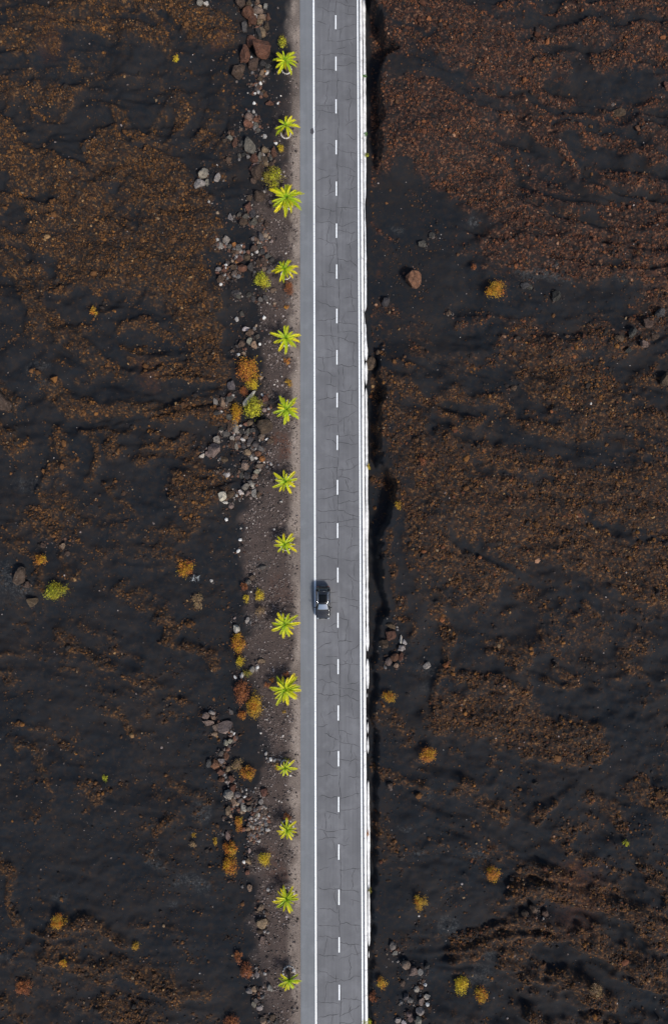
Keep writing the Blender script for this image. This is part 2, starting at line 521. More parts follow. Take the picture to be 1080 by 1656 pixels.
def cat_mesh(parts):
    V, F, o = [], [], 0
    for v, f in parts: V.append(v); F.append(f + o); o += len(v)
    return np.concatenate(V), np.concatenate(F)

# ------------------------------------------------------------------ ground
ds = .15
ax = np.concatenate([-np.geomspace(1500, 50, 14), np.arange(-49, 49.01, ds), np.geomspace(50, 1500, 14)])
ay = np.concatenate([-np.geomspace(1500, 66, 14), np.arange(-65, 80.01, ds), np.geomspace(81, 1500, 14)])
mx, my = np.meshgrid(ax, ay)
fx, fy = mx.ravel(), my.ravel()
px, py = INV(np.clip(fx, -60, 60), np.clip(fy, -75, 95))
hzv = height(np.clip(fx, -60, 60), np.clip(fy, -75, 95))
nx, ny = len(ax), len(ay)
idx = np.arange(nx * ny).reshape(ny, nx)
Fq = np.stack([idx[:-1, :-1], idx[:-1, 1:], idx[1:, 1:], idx[1:, :-1]], -1).reshape(-1, 4)
ctop = samp(cover, px, py); hue = sstep(420, 640, px) * (1 - .8 * sstep(380, 640, py)); low = sstep(700, 1250, py)
A = np.stack([ctop, samp(dirt, px, py), samp(gravel, px, py)], -1)
A2 = np.stack([samp(ash, px, py), samp(rust, px, py), hue], -1)
M_ground, nt, b = newmat('black_sand_ground'); q = NB(nt); g = q.geo()
sep = q.n('ShaderNodeSeparateColor'); q.l(q.attr('surf'), sep.inputs[0]); sep2 = q.n('ShaderNodeSeparateColor'); q.l(q.attr('stain'), sep2.inputs[0])
nf = q.noise(g, 9, 5, .7); nm = q.noise(g, .7, 5, .6); nL = q.noise(g, .12, 4, .55)
sand = q.mix(nm, (.0043, .0063, .0090), (.0090, .0115, .0152))
sand = q.mix(q.ramp(nL, [(.40, (0, 0, 0)), (.7, (.5, .5, .5))]), sand, (.019, .0165, .0160))
tn = q.noise(g, 1.6, 6, .72); sand = q.mix(q.ramp(tn, [(.46, (0, 0, 0)), (.68, (.60, .60, .60))]), sand, (.023, .0155, .0112))
sand = q.mix(q.ramp(nf, [(.60, (0, 0, 0)), (.78, (.55, .55, .55))]), sand, (.030, .026, .024))
vor = q.n('ShaderNodeTexVoronoi'); vor.inputs['Scale'].default_value = 4.6; q.l(g, vor.inputs['Vector'])
cell = q.n('ShaderNodeSeparateColor'); q.l(vor.outputs['Color'], cell.inputs[0])
brO = q.ramp(cell.outputs[0], [(0, (.009, .008, .008)), (.35, (.022, .0122, .008)), (.72, (.046, .0225, .0105)), (.97, (.11, .057, .023))])
brR = q.ramp(cell.outputs[0], [(0, (.009, .008, .008)), (.35, (.020, .0105, .0085)), (.72, (.048, .021, .0135)), (.97, (.125, .062, .035))])
br = q.mix(sep2.outputs[2], brO, brR)
br = q.mix(q.ramp(q.noise(g, 2.2, 4, .6), [(.38, (1, 1, 1)), (.56, (0, 0, 0))]), br, (.013, .0125, .0125))
cov = q.math('MULTIPLY', sep.outputs[0], .92)
c = q.mix(cov, sand, br)
dcol = q.ramp(q.noise(g, 13, 6, .75), [(.28, (.012, .0105, .010)), (.45, (.048, .036, .031)), (.60, (.088, .063, .053)), (.72, (.25, .205, .185))])
dcol = q.mix(q.ramp(nm, [(.4, (0, 0, 0)), (.62, (.55, .55, .55))]), dcol, (.038, .030, .028))
c = q.mix(q.math('MULTIPLY', sep.outputs[1], .9), c, dcol)
gcol = q.ramp(q.noise(g, 11, 6, .75), [(.3, (.085, .069, .058)), (.5, (.20, .164, .138)), (.72, (.42, .35, .30))])
c = q.mix(q.math('MULTIPLY', sep.outputs[2], .85), c, gcol)
acol = q.ramp(q.noise(g, 6, 6, .8), [(.42, (.016, .017, .018)), (.55, (.06, .065, .068)), (.7, (.17, .18, .185))])
an = q.ramp(q.noise(g, 3.2, 6, .8), [(.44, (0, 0, 0)), (.60, (1, 1, 1))])
c = q.mix(q.math('MULTIPLY', sep2.outputs[0], an), c, acol)
rcol = q.ramp(q.noise(g, 8, 5, .7), [(.35, (.03, .012, .008)), (.55, (.10, .033, .014)), (.75, (.20, .075, .02))])
c = q.mix(q.math('MULTIPLY', q.math('MULTIPLY', sep2.outputs[1], .85), q.ramp(q.noise(g, 2.4, 6, .8), [(.40, (0, 0, 0)), (.62, (1, 1, 1))])), c, rcol)
q.l(c, b.inputs['Base Color']); b.inputs['Roughness'].default_value = .95; b.inputs['Specular IOR Level'].default_value = .12
hgt = q.math('ADD', q.math('MULTIPLY', q.math('SUBTRACT', 1.0, vor.outputs['Distance']), sep.outputs[0]), q.math('MULTIPLY', nf, .5))
q.bump(hgt, b, .55, .10)
ground = link('ground', mesh_np('ground', np.stack([fx, fy, hzv], -1), Fq, M_ground, {'surf': A, 'stain': A2}, True)); tag(ground, kind='structure')
ground['label'] = 'black volcanic sand and scoria ground of the lava field'

# ------------------------------------------------------------------ rubble (countless scoria stones)
def ico():
    t = (1 + 5 ** .5) / 2
    v = np.array([(-1, t, 0), (1, t, 0), (-1, -t, 0), (1, -t, 0), (0, -1, t), (0, 1, t), (0, -1, -t), (0, 1, -t), (t, 0, -1), (t, 0, 1), (-t, 0, -1), (-t, 0, 1)], float); v /= np.linalg.norm(v[0])
    f = np.array([(0, 11, 5), (0, 5, 1), (0, 1, 7), (0, 7, 10), (0, 10, 11), (1, 5, 9), (5, 11, 4), (11, 10, 2), (10, 7, 6), (7, 1, 8), (3, 9, 4), (3, 4, 2), (3, 2, 6), (3, 6, 8), (3, 8, 9), (4, 9, 5), (2, 4, 11), (6, 2, 10), (8, 6, 7), (9, 8, 1)])
    return v, f
IV, IF = ico()
def stones(xy, rad, col, sink=.25, flatz=.75):
    n = len(xy); z = height(xy[:, 0], xy[:, 1])
    base = IV[None] * (1 + RNG.uniform(-.28, .28, (n, 12, 1)))
    sc = RNG.uniform(.7, 1.3, (n, 1, 3)); sc[:, :, 2] *= flatz
    a = RNG.uniform(0, 6.283, n); ca, sa = np.cos(a)[:, None], np.sin(a)[:, None]
    v = base * sc * rad[:, None, None]
    tl = RNG.normal(0, .35, (n, 1)); y1 = v[..., 1] * np.cos(tl) - v[..., 2] * np.sin(tl); z1 = v[..., 1] * np.sin(tl) + v[..., 2] * np.cos(tl)
    x2 = v[..., 0] * ca - y1 * sa; y2 = v[..., 0] * sa + y1 * ca
    V = np.stack([x2 + xy[:, :1], y2 + xy[:, 1:], z1 + (z + rad * sink)[:, None]], -1).reshape(-1, 3)
    F = (IF[None] + 12 * np.arange(n)[:, None, None]).reshape(-1, 3)
    return V, F, np.repeat(col, 12, 0)
M_rub, nt, b = newmat('scoria'); q = NB(nt)
c = q.attr('tint'); f = q.noise(q.geo(), 14, 3, .6)
q.l(q.mix(1.0, c, q.ramp(f, [(.3, (.6, .6, .6)), (.7, (1.3, 1.3, 1.3))]), 'MULTIPLY'), b.inputs['Base Color']); b.inputs['Roughness'].default_value = .95; b.inputs['Specular IOR Level'].default_value = .15
N = 430000
cx = RNG.uniform(-47, 47, N); cy = RNG.uniform(-63, 77, N)
qx, qy = INV(cx, cy)
cc = samp(cover, qx, qy)
clump = fbm(cx / 1.1, cy / .9, 3, 131)
keep = (RNG.random(N) < (cc ** 1.4) * (.12 + 1.15 * sstep(.36, .62, clump)) * .80 + (.020 + .17 * sstep(.52, .72, fbm(cx / 3.2, cy / 2.2, 4, 137))) * (1 - cc)) & ((qx < 470) | (qx > 600)) & ((qx < 395) | (qx > 600))
xy = np.stack([cx, cy], -1)[keep]; qx, qy, cc, clump = qx[keep], qy[keep], cc[keep], clump[keep]
n = len(xy)
rad = np.where((RNG.random(n) < .007) & (cc > .6), RNG.uniform(.16, .34, n), np.clip(RNG.lognormal(math.log(.066), .42, n), .032, .26)) * (.75 + .55 * sstep(.4, .7, clump))
pal_o = np.array([(.084, .0385, .0145), (.050, .0240, .0100), (.132, .058, .017), (.021, .0165, .014), (.19, .112, .050)])
pal_r = np.array([(.084, .033, .0175), (.050, .0215, .0130), (.128, .049, .020), (.021, .0155, .014), (.20, .11, .066)])
pal_d = np.array([(.060, .031, .016), (.034, .020, .0135), (.100, .047, .019), (.018, .015, .014), (.15, .10, .058)])
w = np.stack([(1 - sstep(420, 640, qx)) * (1 - .75 * sstep(650, 1100, qy)), sstep(420, 640, qx) * (1 - .85 * sstep(380, 640, qy)), .12 + .5 * sstep(480, 1100, qy) * np.where(qx > 540, .7, 1)], -1)
w[:, 0] += np.where(qx > 540, .55 * sstep(380, 640, qy), 0)
w /= w.sum(1, keepdims=True); pick = (RNG.random(n)[:, None] > np.cumsum(w, 1)).sum(1).clip(0, 2); pick = np.where((cc < .25) & (RNG.random(n) < .75), 2, pick)
ci = RNG.choice(5, n, p=[.29, .28, .12, .285, .025])
col = np.stack([pal_o, pal_r, pal_d])[pick, ci] * RNG.uniform(.78, 1.2, (n, 1))
V, F, Cc = stones(xy, rad, col)
rub = link('scoria_rubble', mesh_np('scoria_rubble', V, F, M_rub, {'tint': Cc}))
tag(rub, 'rust brown scoria rubble scattered in flows over the black sand', 'rubble', kind='stuff')
RK = """324,5,10,12,p;334,7,7,9,w;389,5,16,18,b;403,5,9,9,b;416,2,8,8,t;420,9,6,7,t;429,10,7,9,p;400,13,10,9,r;401,24,20,19,r;409,34,15,17,r;418,18,16,12,k;423,28,13,10,t;420,36,10,9,t;395,44,9,17,g;418,55,9,20,d;424,52,11,17,t;431,44,9,13,b;433,27,6,12,r
407,68,14,20,r;397,89,16,28,r;425,83,27,27,r;407,96,7,5,w;410,105,16,17,b;426,103,11,10,d;433,108,8,8,g;386,117,22,20,b;430,116,5,7,o;424,117,7,11,t;420,128,8,7,b;421,134,6,6,w;406,134,6,7,b;408,118,6,5,g
412,150,5,5,w;411,166,5,5,w;450,167,5,5,w;437,168,13,9,r;418,141,8,7,b;425,148,8,7,b;430,154,8,8,r;402,190,12,14,k;401,201,13,13,r;410,180,7,7,p;402,179,5,5,g;414,202,10,8,g;417,211,8,7,g;415,194,9,8,r;405,237,18,26,g;375,215,8,8,r;373,224,10,9,p;380,231,8,14,r;363,227,8,7,b;390,210,6,7,b;428,221,5,7,p;429,243,11,10,t;442,245,8,18,r;446,232,5,5,w;420,255,9,15,g;411,257,13,13,r;428,259,10,11,b;438,254,6,11,g;387,252,7,8,g;395,250,8,9,d;392,232,6,10,g;370,258,9,11,b
329,281,15,16,p;335,275,7,7,d;324,299,16,17,p;335,295,6,11,p;352,287,10,13,p;339,329,5,5,p;352,345,7,6,t;373,351,8,11,p;417,280,19,22,b;412,267,8,8,k;422,267,9,8,b;430,266,8,8,t;439,267,9,9,b;410,292,10,9,b;424,289,6,7,p;420,318,17,17,b;403,320,9,7,b;401,336,13,19,r;406,338,6,8,k;397,350,10,9,g;387,347,7,8,g;409,347,10,13,d;411,358,10,13,g;405,361,5,11,g;394,360,13,12,b;420,355,8,9,b;430,362,8,10,b;438,327,7,6,k;430,305,5,10,g;440,304,6,6,g
352,389,6,7,p;366,389,11,14,p;356,397,9,10,p;362,399,5,5,p;371,399,8,8,g;378,397,7,9,o;390,395,5,5,w;387,402,9,11,g;395,405,5,7,g;378,407,9,6,b;410,386,8,7,p;417,391,6,6,t;422,383,9,15,g;412,403,13,10,b;420,400,9,8,g;425,407,8,8,g;430,380,5,9,t;435,384,6,6,t;440,390,5,6,k;388,412,6,5,k;382,421,6,8,o;375,420,5,5,t;388,420,11,11,r;400,416,10,12,b;365,427,5,8,w;353,436,10,8,p;364,436,10,8,r;379,432,13,8,b;392,434,15,13,r;379,442,9,8,k;386,446,8,6,g;405,433,10,12,d;411,445,6,9,g;419,426,9,15,b;427,424,13,13,b;434,415,10,7,g;427,434,8,9,k;435,439,8,7,p;440,421,9,9,d;357,452,10,12,b;357,460,9,5,w;363,444,7,7,p;368,449,7,7,g
381,475,13,11,g;386,480,8,8,g;403,477,8,8,g;409,483,8,9,d;421,484,9,8,g;429,483,8,10,g;443,470,10,7,t;444,491,7,6,t;391,507,6,9,g;382,513,12,4,p;427,513,6,7,w;398,532,12,8,w;403,538,10,10,b;414,526,5,7,t;404,552,9,12,p;411,558,9,12,t;420,556,5,9,w;391,556,11,10,b;416,545,7,8,g;385,572,5,6,w;394,570,7,6,t;376,565,7,6,b;422,611,6,6,t;374,623,12,15,g;371,640,8,9,r
376,639,5,9,p;403,644,8,29,w;424,638,6,6,w;349,650,7,14,p;360,652,11,18,t;372,645,12,11,g;370,654,8,8,b;356,661,10,6,r;353,668,13,7,g;371,674,12,9,g;380,681,9,8,p;382,692,9,17,p;373,690,10,14,b;358,694,8,8,d;366,702,12,9,g;351,711,10,12,p;347,728,18,22,k;327,737,8,7,w;337,735,9,9,k;356,741,5,8,g;363,743,11,9,b;376,719,9,14,b;383,721,6,12,p;376,708,8,8,p;385,707,8,8,k;397,706,9,8,k;401,698,9,11,g;404,684,11,9,t;405,714,9,13,g;413,718,10,10,g;394,722,9,9,g;400,732,12,11,t;408,740,6,10,p;396,747,9,6,k;421,725,15,10,g;418,734,11,8,r;424,742,9,9,o;423,706,10,8,k;432,710,8,5,w;437,714,11,8,b;429,690,23,21,b;434,670,8,6,k;434,661,7,7,p;427,663,6,8,k;430,645,9,11,r;441,650,9,9,d;410,696,9,8,d;390,697,8,9,d
396,753,12,13,k;363,766,6,6,g;368,768,8,7,w;352,763,6,5,b;381,767,6,10,d;390,768,6,11,d;400,769,9,12,d;415,763,9,7,p;412,770,10,9,t;404,779,10,7,g;420,753,12,9,k;432,754,5,7,g;438,750,6,6,p;397,787,10,11,p;408,784,7,8,w;391,797,10,8,w;401,798,8,9,k;411,797,8,14,p;418,800,6,9,b;360,803,12,14,w;372,800,12,13,b;364,812,10,5,w;374,818,8,9,k;382,801,5,6,p;366,840,7,5,w;455,811,5,5,p;389,854,5,6,p;388,873,6,5,w
385,891,7,7,w;341,939,6,6,p;402,941,9,9,g;408,934,8,8,b;425,918,11,7,g;379,1000,6,6,k;400,1002,7,8,p;405,1007,7,6,g;383,1017,9,13,w;423,1069,11,7,t;408,1083,8,11,p;416,1080,5,7,w;392,1092,7,9,w;380,1096,5,6,w
343,1152,10,8,p;333,1158,11,12,k;345,1160,7,8,t;337,1169,18,10,k;365,1175,24,17,k;349,1176,9,11,k;346,1187,10,7,t;373,1184,5,6,p;378,1188,5,5,w;372,1191,5,6,k;373,1198,8,7,p;366,1201,9,8,p;378,1198,6,6,b;369,1207,6,5,g;374,1150,6,10,g;358,1218,8,9,g;366,1223,8,11,r;358,1230,10,8,p;348,1236,14,17,r;338,1234,8,13,d;355,1247,12,11,r;369,1243,8,8,t;363,1254,6,7,p;359,1260,10,9,r;375,1259,8,10,r;369,1266,5,7,k;430,1219,6,6,p;438,1228,7,6,w;444,1229,6,7,p;434,1231,6,6,g
377,1275,9,13,r;370,1284,15,14,p;384,1285,10,9,p;378,1297,9,12,t;384,1301,5,9,t;395,1290,5,6,w;388,1295,9,9,g;403,1297,9,8,b;422,1297,7,9,p;427,1281,10,12,r;398,1278,5,5,p;410,1281,5,6,g;369,1311,9,13,t;372,1321,5,6,t;395,1307,9,10,w;403,1308,8,8,g;390,1314,5,8,t;370,1331,5,5,t;369,1351,8,14,k;360,1350,5,6,g;403,1377,8,6,k;402,1392,9,8,t;394,1396,5,5,w;400,1411,7,8,r;404,1436,7,10,t;391,1436,8,6,g;434,1439,6,5,p;421,1467,11,8,t;416,1475,5,7,b;428,1475,6,7,g;424,1492,17,14,t;433,1493,5,9,b;429,1506,5,7,p;420,1507,8,7,b
424,1520,9,11,k;415,1569,5,5,g;416,1576,7,8,p;428,1575,5,8,p;398,1577,7,5,p;407,1578,7,6,g;403,1602,10,9,p;411,1600,7,9,t;437,1597,8,10,p;416,1618,9,8,g;411,1624,7,10,p;420,1629,9,8,p;425,1613,6,8,g;426,1650,10,9,t;434,1652,6,6,g;441,1645,10,8,b;447,1652,8,9,g;475,1569,5,6,w
632,1028,15,15,r;648,1034,5,13,w;654,1038,7,8,w;649,1048,11,8,p;620,1041,13,13,b;633,1012,14,8,b;641,1017,5,6,g;628,1070,10,12,k;638,1063,12,12,r;648,1062,7,13,r;640,1076,8,8,t;622,1078,6,6,g;690,1076,11,11,p;667,455,24,26,r;600,588,16,21,b;612,570,8,8,b
635,1529,9,12,p;638,1541,10,6,p;625,1540,5,5,t;656,1560,13,13,k;668,1570,14,12,k;679,1571,8,9,p;690,1563,8,8,g;651,1590,8,9,b;673,1600,8,9,p;680,1595,8,8,r;687,1592,5,8,w;656,1612,9,9,g;648,1617,7,7,g;663,1618,9,8,p;681,1620,8,11,k;690,1612,9,7,w;690,1621,8,5,w;679,1635,12,11,p;661,1640,9,7,k;676,1651,9,12,p;643,1650,8,8,p;653,1654,8,7,w;663,1648,8,7,k;630,1270,9,9,b
8,650,26,32,b;33,931,20,27,b;54,974,15,16,b;45,945,9,10,b;70,882,9,8,b;102,884,9,9,t;110,895,8,8,b
1000,548,14,12,b;1022,538,13,15,d;1046,524,15,13,b;1040,556,11,12,k;1066,506,13,14,d;1058,545,12,10,b;1074,614,18,22,b;1015,566,10,11,d;1000,183,20,12,b;1031,207,10,9,r;1077,140,12,13,r;898,480,13,15,d;623,488,13,15,d;682,395,12,11,g;698,381,9,9,g;862,1469,12,12,b;880,1475,9,9,b;850,1480,10,9,b;848,462,14,9,d;725,506,8,8,b;830,627,9,9,b;855,465,9,8,g"""
# grit: tiny grey and pink stones along the verge and here and there on the sand
N = 90000
gxx = np.concatenate([RNG.uniform(395, 487, N), RNG.uniform(-20, 1100, 4200)]); gyy = np.concatenate([RNG.uniform(-20, 1690, N), RNG.uniform(-20, 1690, 4200)])
dd = samp(dirt, gxx, gyy); lump = fbm(gxx / 14, gyy / 14, 3, 141)
keep = np.concatenate([RNG.random(N) < dd[:N] * (.30 + 1.1 * sstep(.45, .7, lump[:N])) * np.where(gxx[:N] > 474, .5, 1) * .6, np.full(4200, True)])
keep &= (gxx < 482) | (gxx > 606)
gxx, gyy = gxx[keep], gyy[keep]; n = len(gxx); xy = P(gxx, gyy)
rad = np.clip(RNG.lognormal(math.log(.037), .60, n), .016, .15)
pal = np.array([(.034, .028, .026), (.09, .071, .063), (.15, .118, .105), (.22, .185, .17), (.40, .36, .32)])
col = pal[RNG.choice(5, n, p=[.36, .32, .20, .10, .02])] * RNG.uniform(.8, 1.2, (n, 1))
rk_ = np.array([[float(v) for v in r.split(',')[:4]] for r in RK.replace('\n', ';').split(';')]); m_ = 21000
pk = RNG.integers(0, len(rk_), m_); aa = RNG.uniform(0, 6.283, m_); ra = np.abs(RNG.normal(0, 1, m_)) * (2 + rk_[pk, 2] * .6)
fxx = rk_[pk, 0] + ra * np.cos(aa); fyy = rk_[pk, 1] + ra * np.sin(aa); kp = ((fxx < 470) | (fxx > 606)) & (RNG.random(m_) < .12 + .9 * sstep(.44, .62, fbm(fxx / 13, fyy / 13, 3, 151))); fxx, fyy = fxx[kp], fyy[kp]
fc = np.array([(.022, .019, .019), (.044, .031, .026), (.080, .043, .030), (.085, .070, .062), (.18, .16, .145)])[RNG.choice(5, len(fxx), p=[.34, .27, .19, .14, .06])] * RNG.uniform(.8, 1.2, (len(fxx), 1))
xy = np.concatenate([xy, P(fxx, fyy)]); rad = np.concatenate([rad, np.clip(RNG.lognormal(math.log(.075), .45, len(fxx)), .03, .22)]); col = np.concatenate([col, fc])
V, F, Cc = stones(xy, rad, col)
grit = link('gravel_grit', mesh_np('gravel_grit', V, F, M_rub, {'tint': Cc})); tag(grit, 'small grey and pinkish stones strewn along the dirt verge', 'gravel', kind='stuff')

# ------------------------------------------------------------------ road
def edge(xt, xb):                       # straight line through two survey points, extended
    a, b = P(xt, 0.), P(xb, 1656.); d = (b - a) / np.linalg.norm(b - a)
    return a - d * 700, b + d * 700
def strip_mesh(name, L, R, z0, z1, mat):
    (la, lb), (ra, rb) = L, R
    V = [(*la, z1), (*lb, z1), (*rb, z1), (*ra, z1), (*la, z0), (*lb, z0), (*rb, z0), (*ra, z0)]
    F = [(0, 1, 2, 3), (0, 4, 5, 1), (2, 6, 7, 3), (1, 5, 6, 2), (3, 7, 4, 0), (7, 6, 5, 4)]
    return mesh_np(name, V, F, mat)
def asphalt(name, c0, c1, streak):
    m, nt, b = newmat(name); q = NB(nt); g = q.geo()
    mp = q.n('ShaderNodeMapping'); q.l(g, mp.inputs[0]); mp.inputs['Scale'].default_value = (2.6, .035, 1)
    s = q.noise(mp.outputs[0], 1.0, 4, .55); bl = q.noise(g, .22, 4, .55); fi = q.noise(g, 22, 4, .7)
    c = q.mix(q.ramp(s, [(.3, (0, 0, 0)), (.7, (1, 1, 1))]), c0, c1)
    c = q.mix(q.ramp(bl, [(.35, (0, 0, 0)), (.7, (streak,) * 3)]), c, tuple(v * .72 for v in c0))
    c = q.mix(q.ramp(q.noise(g, .55, 5, .6), [(.50, (0, 0, 0)), (.72, (.5, .5, .5))]), c, tuple(v * 1.16 for v in c1))
    c = q.mix(1.0, c, q.ramp(fi, [(.3, (.88, .88, .88)), (.7, (1.12, 1.12, 1.12))]), 'MULTIPLY')
    q.l(c, b.inputs['Base Color']); b.inputs['Roughness'].default_value = .85; b.inputs['Specular IOR Level'].default_value = .25
    q.bump(fi, b, .25, .01); return m
M_road = asphalt('worn_asphalt', (.099, .100, .107), (.129, .130, .138), .7)
M_shld = asphalt('shoulder_asphalt', (.119, .126, .136), (.140, .147, .157), .4)
M_paint, nt, b = newmat('road_paint'); q = NB(nt); g = q.geo()
c = q.ramp(q.noise(g, 5, 6, .75), [(.32, (.28, .29, .30)), (.45, (.64, .66, .67)), (.7, (.74, .76, .77))])
q.l(c, b.inputs['Base Color']); b.inputs['Roughness'].default_value = .6
M_white = None
xl, xr = edge(507, 511), edge(583.6, 592.0)
road = link('road', strip_mesh('road', xl, xr, -.3, 0, M_road)); tag(road, kind='structure'); road['label'] = 'cracked grey two lane asphalt road'
shl = link('road_shoulder', strip_mesh('road_shoulder', edge(485, 486.3), xl, -.3, 0, M_shld)); tag(shl, kind='structure'); shl['label'] = 'smoother blue grey asphalt shoulder left of the road'
for nm_, a_, b_ in (('edge_line', (505.9, 509.7), (508.4, 512.4)), ('edge_line', (576.9, 585.2), (579.3, 587.7))):
    link(nm_, strip_mesh(nm_, edge(*[a_[0], a_[1]]), edge(b_[0], b_[1]), .001, .005, M_paint), road)
CXT, CXB = 542.7, 548.8
for k, yc in enumerate([-31, 36, 103, 172, 238, 305, 373, 439, 511, 578, 647, 716, 788, 858, 930, 1003, 1078, 1153, 1227, 1301, 1378, 1451, 1528, 1605, 1684]):
    xc = CXT + (CXB - CXT) * yc / 1656; hl = 11.3 + yc / 1656 * 1.2
    a, b_ = P(xc, yc - hl), P(xc, yc + hl); wv = .075
    d = (b_ - a) / np.linalg.norm(b_ - a); nn = np.array([-d[1], d[0]]) * wv
    V = [(*(a + nn), .005), (*(b_ + nn), .005), (*(b_ - nn), .005), (*(a - nn), .005), (*(a + nn), .001), (*(b_ + nn), .001), (*(b_ - nn), .001), (*(a - nn), .001)]
    link('centre_dash', mesh_np('centre_dash', V, [(0, 1, 2, 3), (0, 4, 5, 1), (2, 6, 7, 3), (1, 5, 6, 2), (3, 7, 4, 0), (7, 6, 5, 4)], M_paint), road)
# cracks: wandering ribbons
M_crack = plain('crack_fill', (.030, .029, .031), .9, var=.3)
CV, CF = [], []
def ribbon(pts, w):
    pts = np.array(pts); o = len(CV); n = len(pts)
    d = np.gradient(pts, axis=0); d /= np.linalg.norm(d, axis=1, keepdims=True) + 1e-9
    nn = np.stack([-d[:, 1], d[:, 0]], -1)
    for i in range(n):
        ww = w * (.55 + .9 * random.random()) * (.35 if i in (0, n - 1) else 1) / 2
        CV.append((*(pts[i] + nn[i] * ww), .0025)); CV.append((*(pts[i] - nn[i] * ww), .0025))
    for i in range(n - 1): CF.append((o + 2 * i, o + 2 * i + 1, o + 2 * i + 3, o + 2 * i + 2))
def rd(u, py):       # u 0..1 across the lanes
    l = 509.2 + (512.6 - 509.2) * py / 1656; r = 576.5 + (584.6 - 576.5) * py / 1656
    return l + (r - l) * u
def wander(a, b, amp, n=None):
    a, b = np.array(a, float), np.array(b, float); L = np.linalg.norm(b - a); n = n or max(3, int(L / 3.2))
    t = np.linspace(0, 1, n)[:, None]; p = a + (b - a) * t; k = np.cumsum(RNG.normal(0, 1, n)); k = k - np.linspace(k[0], k[-1], n)
    d = (b - a) / L; p = p + np.array([-d[1], d[0]]) * (k[:, None] * amp)
    return [P(x, y) for x, y in p]
y = -60.
sp = []
while y < 1740:                                     # broken longitudinal crack near the centre line
    L = random.uniform(40, 110); x0 = rd(.5 + random.uniform(-.015, .03), y); x1 = rd(.5 + random.uniform(-.015, .03), y + L)
    if random.random() < .82: ribbon(wander((x0 + .8, y), (x1 + .8, y + L), .45), .05)
    y += L + random.uniform(-5, 6)
for lane in (0, 1):
    y = -60. + lane * 9; prev = None
    while y < 1740:
        y += random.choice([13, 18, 22, 26, 30, 34]) * random.uniform(.8, 1.2)
        u0, u1 = (.03, .5) if lane == 0 else (.5, .985)
        r = random.random()
        if r < .22: u0 = u0 + (u1 - u0) * random.uniform(.3, .55)
        elif r < .36: u1 = u0 + (u1 - u0) * random.uniform(.4, .7)
        tilt = random.gauss(0, 6.5)
        ribbon(wander((rd(u0, y), y - tilt / 2), (rd(u1, y), y + tilt / 2), 1.15), random.uniform(.035, .058))
        for _ in range(random.choice([0, 0, 1, 1, 2])):
            uf = u0 + (u1 - u0) * random.uniform(.15, .9); yf = y + random.uniform(-1, 1); sg = random.choice([-1, 1]); lf = random.uniform(5, 13)
            ribbon(wander((rd(uf, yf), yf), (rd(uf, yf) + random.uniform(-6, 6), yf + sg * lf), .8), random.uniform(.022, .04))
        if prev is not None and random.random() < (.68 if lane == 1 else .55) and y - prev < 45:
            um = u0 + (u1 - u0) * random.uniform(.25, .8)
            ribbon(wander((rd(um, prev), prev), (rd(um + random.uniform(-.12, .12), y), y), 1.0), random.uniform(.03, .05))
        prev = y
ck = link('crack', mesh_np('crack', CV, CF, M_crack), road); ck['kind'] = 'stuff'
# dark oil stain by the left line
bm = bmesh.new(); c0 = P(504.6, 212)
ring = [bm.verts.new((c0[0] + .42 * random.uniform(.55, 1) * math.cos(t) * .7, c0[1] + .5 * random.uniform(.55, 1) * math.sin(t), .0062)) for t in np.linspace(0, 6.283, 15)[:-1]]
bm.faces.new(ring); link('oil_stain', bm_mesh('oil_stain', bm, plain('oil', (.045, .044, .05), .7)), road)

# ------------------------------------------------------------------ whitewashed kerb and footing right of the road
def whitewash(name):
    m, nt, b = newmat(name); q = NB(nt); g = q.geo()
    c = q.ramp(q.noise(g, 1.6, 6, .75), [(.30, (.26, .25, .235)), (.43, (.60, .595, .585)), (.60, (.74, .74, .73))])
    c = q.mix(q.ramp(q.noise(g, 7, 5, .8), [(.66, (0, 0, 0)), (.80, (.55, .55, .55))]), c, (.30, .28, .25))
    q.l(c, b.inputs['Base Color']); b.inputs['Roughness'].default_value = .8; q.bump(q.noise(g, 9, 5), b, .3, .03); return m
M_white = whitewash('whitewash'); M_foot = plain('footing_render', (.56, .565, .57), .85, var=.30, scale=2.5, bump=.4)
def kx(y, off): return 577 + (585.3 - 577) * y / 1656 + off * (1 + .07 * y / 1656)
def sweep(name, y0, y1, prof, step=4.0, taper=True, mat=None):
    """prof(y, t) -> list of (px, z) left to right; closed underneath"""
    ys = np.arange(y0, y1 + .01, step) if y1 - y0 > step * 2 else np.linspace(y0, y1, 5)
    rows = []
    for y in ys:
        t = min((y - y0), (y1 - y)) / 10.; t = min(1, max(0.0, t)) ** .5 if taper else 1
        rows.append([(*P(x, y), z) for x, z in prof(y, t)])
    k = len(rows[0]); V = [v for r in rows for v in r]; F = []
    for i in range(len(rows) - 1):
        for j in range(k):
            F.append((i * k + j, (i + 1) * k + j, (i + 1) * k + (j + 1) % k, i * k + (j + 1) % k))
    me = mesh_np(name, V, F, mat or M_white); bm = bmesh.new(); bm.from_mesh(me)
    bmesh.ops.holes_fill(bm, edges=[e for e in bm.edges if e.is_boundary]); bmesh.ops.recalc_face_normals(bm, faces=bm.faces); bm.to_mesh(me); bm.free()
    return me
def nz(y, s, sc): return float(fbm(np.array([y / sc]), np.array([s * 7.7]), 3, int(s)) - .5)
def prof_kerb(y, t):
    l = kx(y, 4.3 + .5 * nz(y, 3, 60)); r = kx(y, 8.4 + .7 * nz(y, 4, 30)); h = .13 + .03 * nz(y, 5, 20)
    return [(l, -.25), (l + .15, h - .02), (l + .6, h), (r - .5, h), (r, h - .04), (r + .1, -.5)]
